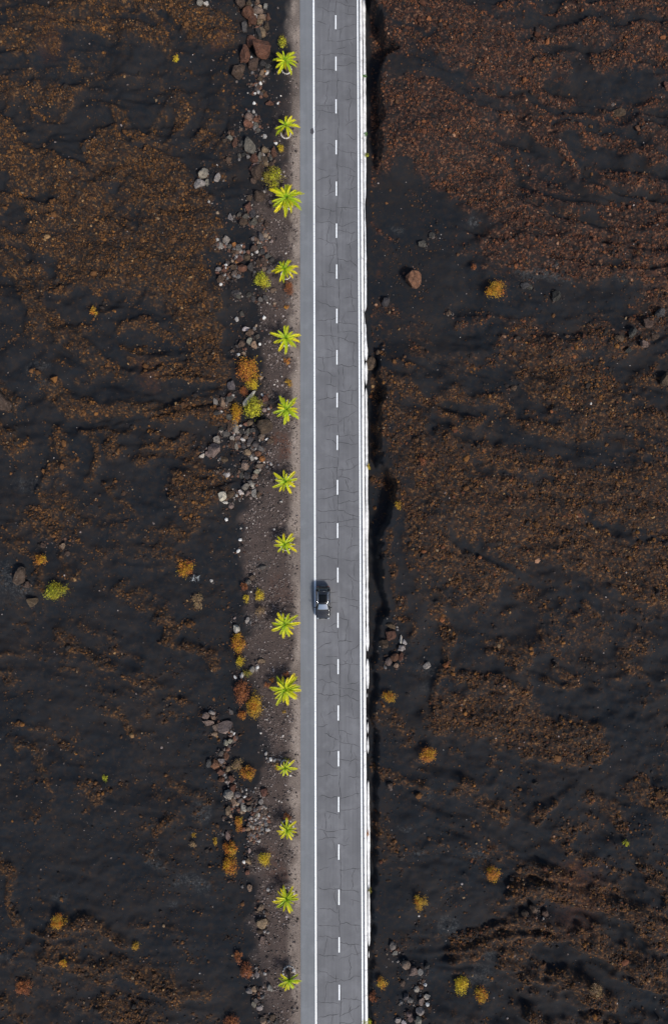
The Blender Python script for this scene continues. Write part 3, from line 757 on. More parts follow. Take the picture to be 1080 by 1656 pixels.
kb = tag(link('kerb', sweep('kerb', -700, 2400, prof_kerb, 5, False)), 'long whitewashed low kerb running straight along the right edge of the road', 'kerb')
def prof_foot(y, t, w0=4.6):
    c = kx(y, 9.75 + w0 / 2 + .7 * nz(y, 11, 35)); w = (w0 + 2.6 * nz(y, 12, 9) + 2.8 * nz(y, 13, 50)) / 2 * max(.12, t)
    h = -.10 + .10 * nz(y, 14, 22)
    return [(c - w, -.9), (c - w * .96, h), (c - w * .3, h + .02), (c + w * .45, h - .05), (c + w * .92, h - .17), (c + w, -.9)]
FT = [(-60, 583, 'long upper strip of white footing outside the kerb, ending at the brown boulder'),
      (585, 621, 'short white footing piece outside the kerb, beside the brown boulder with pale right side'),
      (627, 1055, 'longest middle strip of white footing outside the kerb, passing the level of the car'),
      (1066, 1116, 'short white footing piece outside the kerb, just below the gap under the long strip'),
      (1122, 1129, 'small upper white fleck of broken footing left in the dark gap outside the kerb'),
      (1161, 1164, 'tiniest white fleck of broken footing in the dark gap'),
      (1169, 1187, 'curved short white footing fragment, upper of two below the tiny fleck'),
      (1192, 1220, 'straight white footing fragment, lower of two below the tiny fleck'),
      (1264, 1531, 'lower long strip of white footing outside the kerb with small brown weeds on it'),
      (1541, 1551, 'lowest small white footing fragment outside the kerb near the photo bottom')]
for y0, y1, lb in FT:
    w0 = {1122: 2.2, 1161: 1.6, 1169: 3, 1192: 3.6, 1541: 2.6, 1066: 3.6}.get(y0, 4.1 if y0 < 1200 else 3.8)
    tag(link('kerb_footing', sweep('kerb_footing', y0, y1, lambda y, t: prof_foot(y, t, w0), 3.0 if y1 - y0 > 30 else 1.5, True, M_foot)), lb, 'kerb footing', 'broken white footing pieces outside the kerb')

# ------------------------------------------------------------------ rocks
M_rock, nt, b = newmat('lava_rock'); q = NB(nt)
oi = q.n('ShaderNodeObjectInfo'); ob = q.obj()
ad = q.n('ShaderNodeVectorMath', operation='ADD'); q.l(ob, ad.inputs[0]); sc_ = q.n('ShaderNodeVectorMath', operation='SCALE'); q.l(oi.outputs['Location'], sc_.inputs[0]); sc_.inputs[3].default_value = 3.7; q.l(sc_.outputs[0], ad.inputs[1])
f = q.noise(ad.outputs[0], 1.6, 6, .7); f2 = q.noise(ad.outputs[0], 5, 5, .75); f3 = q.noise(ad.outputs[0], 13, 4, .7)
c = q.mix(1.0, oi.outputs['Color'], q.ramp(f, [(.30, (.30, .28, .28)), (.48, (.9, .9, .9)), (.72, (1.55, 1.5, 1.42))]), 'MULTIPLY')
c = q.mix(q.ramp(f2, [(.58, (0, 0, 0)), (.72, (.45, .45, .45))]), c, (.27, .26, .245))
c = q.mix(q.ramp(f2, [(.34, (.85, .85, .85)), (.45, (0, 0, 0))]), c, (.018, .016, .016))  # crevice shade put into the colour: near-black in the bump hollows
q.l(c, b.inputs['Base Color']); b.inputs['Roughness'].default_value = .92; b.inputs['Specular IOR Level'].default_value = .2
q.bump(q.math('ADD', q.math('ADD', f, q.math('MULTIPLY', f2, .7)), q.math('MULTIPLY', f3, .35)), b, 1.0, .28)
def rock_mesh(seed):
    r = random.Random(seed); bm = bmesh.new(); bmesh.ops.create_icosphere(bm, subdivisions=3, radius=1)
    pl = []
    for _ in range(r.randint(7, 10)):
        d = Vector((r.gauss(0, 1), r.gauss(0, 1), r.gauss(0, .8))).normalized(); pl.append((d, r.uniform(.40, .80)))
    off = Vector((r.uniform(0, 50),) * 3)
    from mathutils import noise as mn
    for v in bm.verts:
        p = v.co.copy()
        for d, k in pl:
            e = p.dot(d) - k
            if e > 0: p -= d * e
        p *= 1 + .10 * mn.noise(p * 2.1 + off) + .10 * mn.noise(p * 5.5 + off)
        v.co = p
    lo = [min(v.co[i] for v in bm.verts) for i in range(3)]; hi = [max(v.co[i] for v in bm.verts) for i in range(3)]
    for v in bm.verts:
        for i in range(3): v.co[i] = (v.co[i] - (lo[i] + hi[i]) / 2) / (hi[i] - lo[i]) * 2
    return bm_mesh('rock', bm, M_rock)
ROCKM = [rock_mesh(k) for k in range(26)]
TONE = {'w': ('white', (.46, .445, .42)), 'p': ('pale grey', (.225, .212, .198)), 'g': ('grey', (.090, .085, .083)), 'd': ('dark grey', (.045, .044, .046)), 't': ('tan', (.20, .145, .10)),
        'b': ('brown', (.080, .056, .042)), 'r': ('reddish brown', (.118, .058, .040)), 'k': ('pinkish', (.17, .128, .115)), 'o': ('orange', (.26, .12, .04))}
rocks = []
for r in RK.replace('\n', ';').split(';'):
    a = r.split(','); rocks.append([float(v) for v in a[:4]] + [a[4]])
pr = random.Random(5)
pile = []
for _ in range(900):                                     # loose pile by the twelfth palm
    x = pr.uniform(394, 441); y = pr.uniform(1302, 1366); s = pr.uniform(5, 8.5)
    if abs(x - 415 - (1335 - y) * .22) > 17 * (1 - abs(y - 1332) / 50): continue
    if all((x - a[0]) ** 2 + (y - a[1]) ** 2 > ((s + (a[2] + a[3]) / 2) * .46) ** 2 for a in pile + rocks): pile.append([x, y, s, s * pr.uniform(.8, 1.2), pr.choice('pggptbkkwb')])
allr = rocks + pile
allr.sort(key=lambda r: -r[2] * r[3])
ind, small = allr[:300], allr[300:]
ZONE = [(0, 60, 'heap at the top of the verge'), (60, 143, 'red heap left of topmost palm'), (143, 263, 'scatter left of second palm'), (263, 372, 'heap left of third palm'),
        (372, 466, 'heap left of fourth palm'), (466, 600, 'scatter left of fifth palm'), (600, 700, 'heap round bushes by sixth palm'), (700, 758, 'heap between sixth and seventh palms'), (758, 900, 'scatter left of seventh palm'),
        (900, 1125, 'scatter left of ninth palm'), (1125, 1212, 'group left of tenth palm'), (1212, 1272, 'heap left of eleventh palm'), (1272, 1368, 'pile left of twelfth palm'),
        (1368, 1515, 'line left of thirteenth palm'), (1515, 1700, 'scatter left of lowest palm')]
RZONE = [(100, 340, 'red scoria at the upper right'), (340, 520, 'open sand right of the white kerb'), (540, 700, 'ditch against the white kerb'), (900, 1100, 'boulder group right of the car'), (1100, 1500, 'lower ditch right of the kerb'), (1500, 1700, 'heap at the bottom right')]
FAR = [(520, 640, 'rough flow at the right edge')]
def zone(r):
    if r[0] < 200: return 'stony ground at the far left'
    if r[0] > 780 and 490 < r[1] < 640: return 'rough flow at the right edge'
    if r[0] > 780 and r[1] > 1400: return 'rough ridge at the lower right'
    for a, b_, n_ in (RZONE if r[0] > 560 else ZONE):
        if a <= r[1] < b_: return n_
    return 'scatter by the road'
groups = {}
for r in ind: groups.setdefault((zone(r), r[4]), []).append(r)
ORD = ['first', 'second', 'third', 'fourth', 'fifth', 'sixth', 'seventh', 'eighth', 'ninth', 'tenth', 'eleventh', 'twelfth']
rr = random.Random(9)
for (zn, tn), L in groups.items():
    word = TONE[tn][0]; L.sort(key=lambda r: -r[2] * r[3])
    for k, r in enumerate(L): r.append(k)
    byy = sorted(L, key=lambda r: r[1]); big = L[0][2] * L[0][3] > 1.5 * L[1][2] * L[1][3] if len(L) > 1 else False
    for r in L:
        shape = 'slab' if max(r[2], r[3]) > 2.2 * min(r[2], r[3]) else ('boulder' if r[2] * r[3] > 190 else 'rock')
        if len(L) == 1: lab = f'only {word} {shape} in the {zn}'
        elif big and r is L[0]: lab = f'largest {word} {shape} in the {zn}'
        else:
            k = byy.index(r)
            od = 'topmost' if k == 0 else ('lowest' if k == len(L) - 1 else ORD[min(k, 11)])
            lab = f'{od} {word} {shape}' + ('' if k in (0, len(L) - 1) else ' from the top') + f' in the {zn}' if k < 12 or k == len(L) - 1 else f'one of several small {word} rocks low in the {zn}'
        hm = min(r[2], r[3]) * PXM * rr.uniform(.42, .62)
        xy = PG(r[0], r[1], .15)
        o = link('rock', ROCKM[rr.randrange(26)])
        o.location = (xy[0], xy[1], hz(*xy) + hm * .5)
        rz = rr.uniform(0, 6.28); ang = rz
        # elongate in world axes: rotate mesh by a multiple of 90 degrees plus jitter
        qd = rr.randrange(4); jit = rr.uniform(-.25, .25)
        if r[0] == 403 and r[1] == 644: jit = -.62; qd = 0
        if r[0] == 398 and r[1] == 532: jit = .6; qd = 0
        sx, sy = r[2] * PXM * .56, r[3] * PXM * .56
        if qd % 2: sx, sy = sy, sx
        o.scale = (sx, sy, hm); o.rotation_euler.z = qd * math.pi / 2 + jit
        cj = rr.uniform(.70, 1.22); bc = np.array(TONE[tn][1]) * (1, rr.uniform(.90, 1), rr.uniform(.80, .98))
        o.color = (*[v * cj for v in bc], 1)
        tag(o, lab, 'rock', f'rocks of the {zn}')
sx_ = np.array([[r[0], r[1]] for r in small]); xy = P(sx_[:, 0], sx_[:, 1])
rad = np.array([(r[2] + r[3]) / 4 * PXM for r in small]); col = np.array([TONE[r[4]][1] for r in small])
mb = 2600; hp = [r for r in allr if r[0] < 460]; ix = RNG.integers(0, len(hp), mb); hp = np.array([[r[0], r[1], r[2]] for r in hp])[ix]
aa = RNG.uniform(0, 6.283, mb); ra = RNG.uniform(.3, 1.25, mb) * (hp[:, 2] * .6 + 3); bx_, by_ = hp[:, 0] + ra * np.cos(aa), hp[:, 1] + ra * np.sin(aa)
ar = np.array([[r[0], r[1]] for r in allr]); dens = np.array([(np.hypot(ar[:, 0] - a, ar[:, 1] - b_) < 17).sum() for a, b_ in zip(bx_, by_)])
kp = (RNG.random(mb) < sstep(2, 9, dens) * .8) & (bx_ < 450); bx_, by_ = bx_[kp], by_[kp]
bc_ = np.array([(.085, .055, .040), (.115, .058, .040), (.055, .045, .042), (.10, .092, .088), (.19, .165, .145), (.30, .28, .26)])[RNG.choice(6, len(bx_), p=[.27, .22, .2, .16, .1, .05])]
xy = np.concatenate([xy, P(bx_, by_)]); rad = np.concatenate([rad, RNG.uniform(.12, .30, len(bx_))]); col = np.concatenate([col, bc_])
V, F, Cc = stones(xy, rad, col, .35, .9)
tag(link('small_stones', mesh_np('small_stones', V, F, M_rub, {'tint': Cc})), 'small pale stones between the larger rocks left of the road', 'stones', kind='stuff')

# ------------------------------------------------------------------ palms
def frond_mesh(seed, mats):
    r = random.Random(seed); parts = []; tint = []
    L = 1.0; n = 26; bend = r.uniform(.55, .95)
    mid = []
    for i in range(n):
        t = i / (n - 1); mid.append(np.array([t * L * (1 - .10 * t * bend), .03 * math.sin(t * 3) * r.uniform(.5, 1), .30 * t - .52 * bend * t * t]))
    v, f = tube(mid, [.018 * (1 - .8 * i / n) + .003 for i in range(n)], 4); parts.append((v, f)); tint += [(.30, .32, .05)] * len(v)
    for i in range(2, n):
        t = i / (n - 1); wl = .30 * math.sin(math.pi * min(1, (t * .82 + .12))) ** .7 * r.uniform(.8, 1.1) * .66
        for s in (-1, 1):
            p = mid[i]; fw = .14 + .10 * t
            q_ = p + np.array([fw * r.uniform(.8, 1.2) * (1.1 if t < .9 else 1.0), s * wl * .72, .38 * wl - .04 * r.random()])
            m = (p + q_) / 2 + np.array([0, 0, .02]); w = .019
            d = np.array([-.35 * s, 1, 0]) * w; d = np.array([w, -s * w * .4, 0])
            parts.append((np.array([p - d, p + d, m + d * 1.15, m - d * 1.15]), np.array([(0, 1, 2, 3)])))
            parts.append((np.array([m - d * 1.15, m + d * 1.15, q_ + d * .15, q_ - d * .15]), np.array([(0, 1, 2, 3)])))
            k = r.uniform(.8, 1.15); g = np.array([.27 + .26 * t, .46 + .06 * t, .010]) * k
            if r.random() < .05: g = np.array([.46, .40, .05])
            tint += [g] * 8
    V, F = cat_mesh(parts); return mesh_np('frond', V, F, mats, {'tint': np.array(tint)})
def leafmat(name, trans=.35, rough=.5, vary=False):
    m, nt, b = newmat(name); q = NB(nt); c = q.attr('tint')
    if vary: c = q.mix(1.0, c, q.ramp(q.n('ShaderNodeObjectInfo').outputs['Random'], [(0, (.74, .84, 1)), (.5, (1.12, 1.02, 1)), (1, (1.42, 1.12, .9))]), 'MULTIPLY')
    q.l(c, b.inputs['Base Color']); b.inputs['Roughness'].default_value = rough; b.inputs['Specular IOR Level'].default_value = .25
    t = q.n('ShaderNodeBsdfTranslucent'); q.l(c, t.inputs[0]); mx_ = q.n('ShaderNodeMixShader'); mx_.inputs[0].default_value = trans
    q.l(b.outputs[0], mx_.inputs[1]); q.l(t.outputs[0], mx_.inputs[2]); q.l(mx_.outputs[0], nt.nodes['Material Output'].inputs[0]); return m
M_frond = leafmat('palm_leaf', .3, .5, True)
M_trunk = plain('palm_trunk', (.10, .072, .045), .9, var=.5, scale=14, bump=.5)
M_dry = plain('dry_thatch', (.20, .15, .08), .9, var=.4, scale=12)
FR = [frond_mesh(k, M_frond) for k in range(6)]
def trunk_mesh(h):
    pts = [(0, 0, h * t) for t in np.linspace(0, 1, 12)]; rad = [.19 - .03 * t + (.03 if i % 2 else 0) for i, t in enumerate(np.linspace(0, 1, 12))]
    V, F = tube(pts, rad, 12); return mesh_np('trunk', V, F, M_trunk, None, False)
TR = trunk_mesh(1.0)
# inner heart: tight upright spear leaves
def heart_mesh():
    parts = []; tint = []; r = random.Random(2)
    for k in range(9):
        a = k * 2.4; l = r.uniform(.25, .42); d = np.array([math.cos(a), math.sin(a)]); 
        b0 = np.array([d[0] * .03, d[1] * .03, 0]); tp = np.array([d[0] * .16, d[1] * .16, l]); s = np.array([-d[1], d[0], 0]) * .035
        parts.append((np.array([b0 - s, b0 + s, tp + s * .2, tp - s * .2]), np.array([(0, 1, 2, 3)]))); tint += [(.16, .34, .012)] * 4
    V, F = cat_mesh(parts); return mesh_np('heart', V, F, M_frond, {'tint': np.array(tint)})
HEART = heart_mesh()
PALM = [(462, 98, 36, 11, 'topmost palm of the roadside row, below a round yellow bush'), (461, 204, 36, 10, 'second palm of the roadside row, with small yellow flowers below it'),
        (463, 320, 46, 17, 'third and biggest palm of the row, touching a large olive bush'), (461, 436, 33, 13, 'fourth palm of the row, between the round gold bush and the rust bush'),
        (461, 546, 35, 11, 'fifth palm of the row, standing alone beside the gravel edge'), (463, 660, 33, 14, 'sixth palm of the row, level with the heap of grey rocks and bushes'),
        (463, 777, 33, 10, 'seventh palm of the row, below the rust coloured ground patch'), (461, 882, 32, 9, 'eighth palm of the row, small, with pale ring showing at its right'),
        (462, 1009, 37, 11, 'ninth palm of the row, just below the level of the black car'), (462, 1115, 38, 16, 'tenth palm of the row, full crown beside a small rust bush'),
        (460, 1241, 27, 9, 'eleventh palm of the row, smallest and ragged with a yellow frond'), (463, 1345, 31, 11, 'twelfth palm of the row, beside the loose pile of pale rocks'),
        (464, 1456, 32, 12, 'thirteenth palm of the row, with pale stone arc above its crown'), (466, 1586, 30, 11, 'lowest palm of the row, fronds swept toward the photo bottom')]
M_ring = plain('planting_stone', (.36, .33, .30), .9, var=.35, scale=9, bump=.6)
RINGS = {8: .62, 12: .74, 13: .74, 14: .72, 1: .6, 3: .6, 11: .5, 9: .62}
pr = random.Random(21)
for k, (x, y, dia, nfr, lb) in enumerate(PALM):
    hgt_ = 1.75 if k != 10 else 1.3
    xy = PG(x, y, hgt_); gz = hz(*xy); R_ = dia * PXM * .575 * pr.uniform(.92, 1.06)
    t = thing('palm_tree', lb, 'palm', (xy[0], xy[1], gz), pr.uniform(0, 6.28), 'palms planted in a row beside the road')
    t.rotation_euler.x, t.rotation_euler.y = pr.uniform(-.10, .10), pr.uniform(-.10, .10)
    hh = hgt_ - .1
    tr = link('trunk', TR, t); tr.scale = (1, 1, hh)
    he = link('heart', HEART, t); he.location.z = hh; he.scale = (R_ * .9,) * 3
    a0 = pr.uniform(0, 6.28)
    nfr += 2
    for i in range(nfr):
        o = link('frond', FR[pr.randrange(6)], t); o.location.z = hh - .02
        a = a0 + i * 6.283 / nfr + pr.uniform(-.18, .18)
        inner = (i % 3 == 2)
        if k == 13: a = -math.pi / 2 - t.rotation_euler.z + (i / (nfr - 1) - .5) * 4.2 + pr.uniform(-.1, .1)
        s = R_ * pr.uniform(.76, 1.10) * (.78 if inner else 1)
        if k == 10: s *= pr.uniform(.6, 1.1)
        o.rotation_euler = (pr.uniform(-.25, .25), (-.30 if inner else pr.uniform(-.02, .20)), a); o.scale = (s, s * pr.uniform(.9, 1.1), s)
    for i in range(3):                                   # hanging dry skirt
        o = link('dry_frond', FR[pr.randrange(6)], t); o.location.z = hh - .25; o.material_slots[0].link = 'OBJECT'; o.material_slots[0].material = M_dry
        o.rotation_euler = (0, 1.0, pr.uniform(0, 6.28)); o.scale = (R_ * .5,) * 3; o['label'] = 'dry brown hanging frond'
    # ring of stones round the planting pit
    rr_ = RINGS.get(k + 1, .60); parts = []
    nst = 13
    for i in range(nst):
        a = i * 6.283 / nst; c0 = np.array([rr_ * math.cos(a), rr_ * math.sin(a), .05])
        v = IV * (1 + np.array([pr.uniform(-.2, .2) for _ in range(12)])[:, None]) * np.array([.10, .17, .12]) * pr.uniform(.8, 1.2)
        v = np.stack([v[:, 0] * math.cos(a) - v[:, 1] * math.sin(a), v[:, 0] * math.sin(a) + v[:, 1] * math.cos(a), v[:, 2]], -1) + c0
        parts.append((v, IF))
    V, F = cat_mesh(parts); o = link('planting_ring', mesh_np('planting_ring', V, F, M_ring)); o.location = (xy[0], xy[1], gz)
    nth = ['topmost', 'second', 'third', 'fourth', 'fifth', 'sixth', 'seventh', 'eighth', 'ninth', 'tenth', 'eleventh', 'twelfth', 'thirteenth', 'lowest'][k]
    tag(o, f'ring of pale stones around the foot of the {nth} palm', 'stone ring', 'stone rings around the palms')

# ------------------------------------------------------------------ bushes
PALB = {'yg': [(.36, .36, .012), (.44, .40, .015), (.17, .18, .012), (.10, .10, .01)], 'ol': [(.19, .155, .012), (.14, .135, .01), (.24, .19, .015), (.08, .07, .01)],
        'go': [(.36, .20, .010), (.42, .26, .012), (.24, .12, .010), (.12, .06, .012)], 'or': [(.36, .125, .012), (.28, .085, .012), (.42, .20, .012), (.13, .045, .012)],
        'ru': [(.20, .060, .018), (.14, .045, .016), (.27, .090, .018), (.07, .03, .015)], 'gr': [(.07, .20, .015), (.10, .26, .02), (.05, .12, .01), (.04, .08, .01)],
        'dr': [(.22, .14, .075), (.15, .095, .055), (.30, .20, .08), (.07, .05, .035)], 'ye': [(.46, .33, .008), (.52, .40, .01), (.34, .21, .01), (.15, .09, .01)], 'tw': [(.34, .36, .36), (.24, .26, .27), (.42, .44, .44), (.12, .12, .12)]}
BN = {'yg': 'yellow green', 'ol': 'olive green', 'go': 'golden', 'or': 'orange', 'ru': 'rust red', 'gr': 'bright green', 'dr': 'dry tan', 'ye': 'bright yellow', 'tw': 'bleached grey'}
BU = """457,69,18,20,yg,round {} bush just above the topmost palm
442,290,30,34,ol,large {} bush touching the biggest palm
454,242,13,15,ye,small {} flowering bush between the second and third palms
426,455,25,28,yg,round {} bush beside the fourth palm
468,466,18,24,ru,{} bush directly below the fourth palm
463,497,9,9,or,tiny {} tuft below the rust bush under the fourth palm
403,600,38,42,or,big {} bush left of the fifth and sixth palms
409,621,22,20,ye,{} lower edge bush growing into the big orange bush
394,633,18,16,ru,low {} bush under the big orange bush
411,660,32,36,yg,large {} bush among grey rocks left of the sixth palm
383,668,20,32,or,upright {} bush between grey rocks, left of the yellow green one
464,584,12,13,or,small {} bush on the verge below the fifth palm
467,618,13,14,go,small {} bush on the verge above the sixth palm
396,948,14,15,ru,{} dry bush left of the two yellow bushes near the car
399,968,12,15,ye,smaller {} bush left of the ninth palm
421,963,17,20,ye,larger {} bush left of the ninth palm
421,988,15,20,dr,{} bush below the two yellow bushes
386,1040,22,34,or,tall {} bush standing above the tenth palm level
389,1070,18,17,ye,{} bush at the foot of the tall orange bush
400,1088,13,14,ol,small {} bush beside white stones near the tenth palm
393,1118,26,38,ru,tall {} bush left of the tenth palm
412,1141,27,36,go,{} bush right of the tall rust bush
392,1156,15,16,or,small {} bush below the tall rust bush
433,1108,12,12,ru,small {} bush immediately left of the tenth palm
440,1100,8,9,or,tiny {} tuft touching the tenth palm
459,1152,7,7,go,tiny {} tuft on the verge below the tenth palm
385,1236,19,18,dr,{} bush among reddish rocks by the eleventh palm
401,1250,23,24,or,{} bush right of the dry tan one by the eleventh palm
386,1332,14,29,or,narrow {} bush left of the pile of pale rocks
374,1370,24,22,go,upper {} bush left of the twelfth palm
373,1398,23,30,or,lower {} bush under the golden one, left of the twelfth palm
349,1361,10,13,go,small {} bush left of the upper golden bush
429,1387,21,22,ye,{} bush alone between twelfth and thirteenth palms
386,1547,16,20,ru,small {} bush up left of the lower rust orange bush
399,1567,22,25,ru,larger {} bush beside white stones near the lowest palm
375,1651,24,22,ru,{} bush cut by the bottom edge of the photo
313,1351,8,9,go,tiny {} tuft above the tan tuft on the left sand
313,1364,13,12,dr,small {} tuft under the golden one on the left sand
286,95,12,14,ye,lone {} bush on black sand at the upper left
152,504,15,17,go,lone {} bush on brown scoria at the left
302,919,24,30,or,{} bush with grey dead twigs beside it
316,935,17,15,tw,{} dead twigs beside the orange bush
320,972,18,26,dr,{} bush on black sand below the orange bush
67,906,19,19,or,{} bush on the stony arc at the far left
94,956,38,30,yg,widest {} bush at the far left
171,1259,10,14,yg,small {} bush on bare sand at the lower left
96,1488,22,24,go,{} bush at the lower left above brown rubble
221,1530,16,13,go,small {} bush right of brown rubble at the lower left
103,1555,17,15,or,small {} bush within brown rubble at the lower left
41,1594,23,24,ru,{} bush near the lower left corner
800,470,30,28,go,large {} bush on open sand right of the road
805,459,12,9,ye,{} tip growing on the large golden bush right of the road
766,432,11,12,ru,small {} bush above left of the large golden bush
643,818,13,14,go,{} bush on the edge of the dark ditch
629,1126,22,20,go,sparse {} bush below the boulder group right of the kerb
692,1218,27,26,or,{} bush at the end of the dark track
795,1411,24,24,or,{} bush on dark sand in the lower right
678,1457,22,24,go,{} bush on dark sand right of the kerb, lower right
616,1587,18,19,go,{} bush close to the kerb near the bottom
603,1611,12,18,ru,{} bush against the kerb near the bottom
595,1654,16,14,yg,{} bush against the kerb at the bottom edge
746,1588,24,28,ye,left {} bush of the pair at the bottom right
777,1606,20,25,go,right {} bush of the pair at the bottom right
1012,1363,12,13,yg,small {} bush alone on the far right
590,122,8,8,gr,upper {} weed growing on the kerb footing
592,216,7,8,gr,lower {} weed growing on the kerb footing
593,251,9,9,yg,small {} weed on the kerb footing at the top
596,755,8,11,ye,small {} weed on the kerb footing at mid height
594,1348,9,9,or,{} weed on the lower kerb footing
598,1440,8,10,ol,{} weed beside the lower kerb footing
962,1600,20,18,dr,{} twiggy bush in the bottom right corner area
684,745,14,14,ru,{} low bush on scoria right of the road
467,1001,12,8,ru,{} low tuft just above the ninth palm
463,1091,14,9,ru,{} low tuft just above the tenth palm
464,1320,14,14,ru,{} low tuft just above the twelfth palm
452,212,12,11,ol,low {} tuft at the left of the second palm
465,1229,12,9,ol,low {} tuft just above the eleventh palm
448,1241,9,12,go,{} tuft at the left of the eleventh palm"""
M_bush = leafmat('bush_leaf', .25, .7); M_twig = plain('twig', (.10, .075, .055), .9)
br_ = np.random.default_rng(77)
for ln in BU.split('\n'):
    a = ln.split(',', 5); x, y, w_, h_ = map(float, a[:4]); kind = a[4]; lab = a[5].format(BN[kind])
    lowt = h_ < 10 or lab.startswith('low ') or ' low ' in lab
    hgt_ = min(w_, h_) * PXM * (.30 if lowt else .48); onk = 586 < x < 600 and 'footing' in lab
    xy = PG(x, y, .25) if not (586 < x < 600) else P(x, y, .1); gz = max(-.1, hz(*xy)) if onk else hz(*xy)
    t = thing('bush', lab, 'bush', (xy[0], xy[1], gz), 0, 'dry bushes and weeds on the lava sand')
    area = w_ * h_; nl = int(np.clip(area * 2.3, 130, 1900)); 
    if kind == 'tw': nl = 60
    sx, sy = w_ * PXM * .57, h_ * PXM * .57
    # several lobes
    nb = int(np.clip(area / 40, 6, 16)); th = br_.uniform(0, 6.283, nb); rr2 = np.sqrt(br_.uniform(.02, 1, nb)) * .68
    rr2[0] = 0; th = np.arange(nb) * 2.4 + br_.uniform(-.5, .5, nb)
    lob = np.stack([rr2 * np.cos(th), rr2 * np.sin(th), .30 + .45 * (1 - rr2) + br_.uniform(-.1, .15, nb)], -1); lr = br_.uniform(.28, .46, nb)
    li = br_.integers(0, nb, nl); d = br_.normal(size=(nl, 3)); d[:, 2] = np.abs(d[:, 2]) * .9 - .2; d /= np.linalg.norm(d, axis=1, keepdims=True)
    p = lob[li] + d * (lr[li] * np.where(br_.random(nl) < .14, br_.uniform(1.1, 1.75, nl), br_.uniform(.40, 1.12, nl)))[:, None]
    p = p * np.array([sx, sy, hgt_ * 1.15]); p[:, 2] = np.maximum(p[:, 2], .01)
    ls = br_.uniform(.5, 1.25, nl) * (.045 + .0016 * min(w_, h_))
    u = br_.normal(size=(nl, 3)); u[:, 2] *= .6; u /= np.linalg.norm(u, axis=1, keepdims=True); v = np.cross(u, d + .3 * br_.normal(size=(nl, 3))); v /= np.linalg.norm(v, axis=1, keepdims=True) + 1e-9
    lw = .42 if kind != 'tw' else .06
    if kind == 'tw': ls *= 4
    V = np.stack([p - u * ls[:, None], p + v * (ls * lw)[:, None], p + u * ls[:, None], p - v * (ls * lw)[:, None]], 1).reshape(-1, 3)
    V[:, 2] = np.maximum(V[:, 2], .0)
    F = np.arange(nl * 4).reshape(-1, 4)
    lobc = br_.integers(0, 3, nb); pi_ = np.where(br_.random(nl) < .55, lobc[li], br_.choice(4, nl, p=[.4, .27, .23, .10]))
    tint = (np.array(PALB[kind])[pi_] * .92 + .012) * br_.uniform(.95, 1.5, (nl, 1))
    if kind in ('or', 'go', 'yg', 'ol') and area > 250:
        other = {'or': 'go', 'go': 'or', 'yg': 'ol', 'ol': 'yg'}[kind]; ol = br_.random(nb) < .35
        msk = ol[li]; tint[msk] = np.array(PALB[other])[pi_[msk]] * br_.uniform(1.0, 1.45, (msk.sum(), 1))
    link('foliage', mesh_np('foliage', V, F, M_bush, {'tint': np.repeat(tint, 4, 0)}), t)
    parts = []
    for i in range(max(3, nb // 2)):
        e = lob[i % nb] * np.array([sx, sy, hgt_]) * .9; parts.append(tube([(0, 0, -.05), tuple(e * np.array([.4, .4, .55])), tuple(e)], [.022, .014, .006], 4))
    V, F = cat_mesh(parts); link('stem', mesh_np('stem', V, F, M_twig), t)

# ------------------------------------------------------------------ car (black hatchback SUV, nose toward the photo bottom)
M_body, nt, b = newmat('black_car_paint'); b.inputs['Base Color'].default_value = (.006, .007, .009, 1); b.inputs['Roughness'].default_value = .16; b.inputs['Metallic'].default_value = 0; b.inputs['Specular IOR Level'].default_value = .5
b.inputs['Coat Weight'].default_value = .25; b.inputs['Coat Roughness'].default_value = .02; b.inputs['Coat IOR'].default_value = 1.45
q = NB(nt); q.l(q.ramp(q.noise(q.obj(), 3, 4), [(.3, (.005, .006, .008)), (.8, (.014, .015, .017))]), b.inputs['Base Color'])
M_glass, nt, b = newmat('car_glass'); b.inputs['Base Color'].default_value = (.010, .013, .015, 1); b.inputs['Roughness'].default_value = .03; b.inputs['IOR'].default_value = 2.6; b.inputs['Specular IOR Level'].default_value = 1.0
M_roofg, nt, b = newmat('roof_glass'); b.inputs['Base Color'].default_value = (.004, .005, .006, 1); b.inputs['Roughness'].default_value = .08; b.inputs['IOR'].default_value = 1.3; b.inputs['Specular IOR Level'].default_value = .3
M_chrome = plain('chrome', (.75, .76, .77), .12, 1, .05); M_rubber = plain('tyre_rubber', (.012, .012, .012), .85); M_rim = plain('rim_alloy', (.45, .46, .47), .3, 1, .1)
M_lamp = plain('lamp_lens', (.22, .24, .26), .08, 0, .1, spec=.8); M_red = plain('tail_lens', (.30, .01, .01), .15); M_trim = plain('black_trim', (.010, .010, .011), .6)
M_plate = plain('plate', (.75, .75, .72), .5)
cxy = P(522.2, 974.3, .8)
car = thing('car', 'black hatchback car driving toward the photo bottom in the left lane', 'car', (cxy[0], cxy[1], .0), math.radians(-.1)); car.scale = (1, .95, 1)
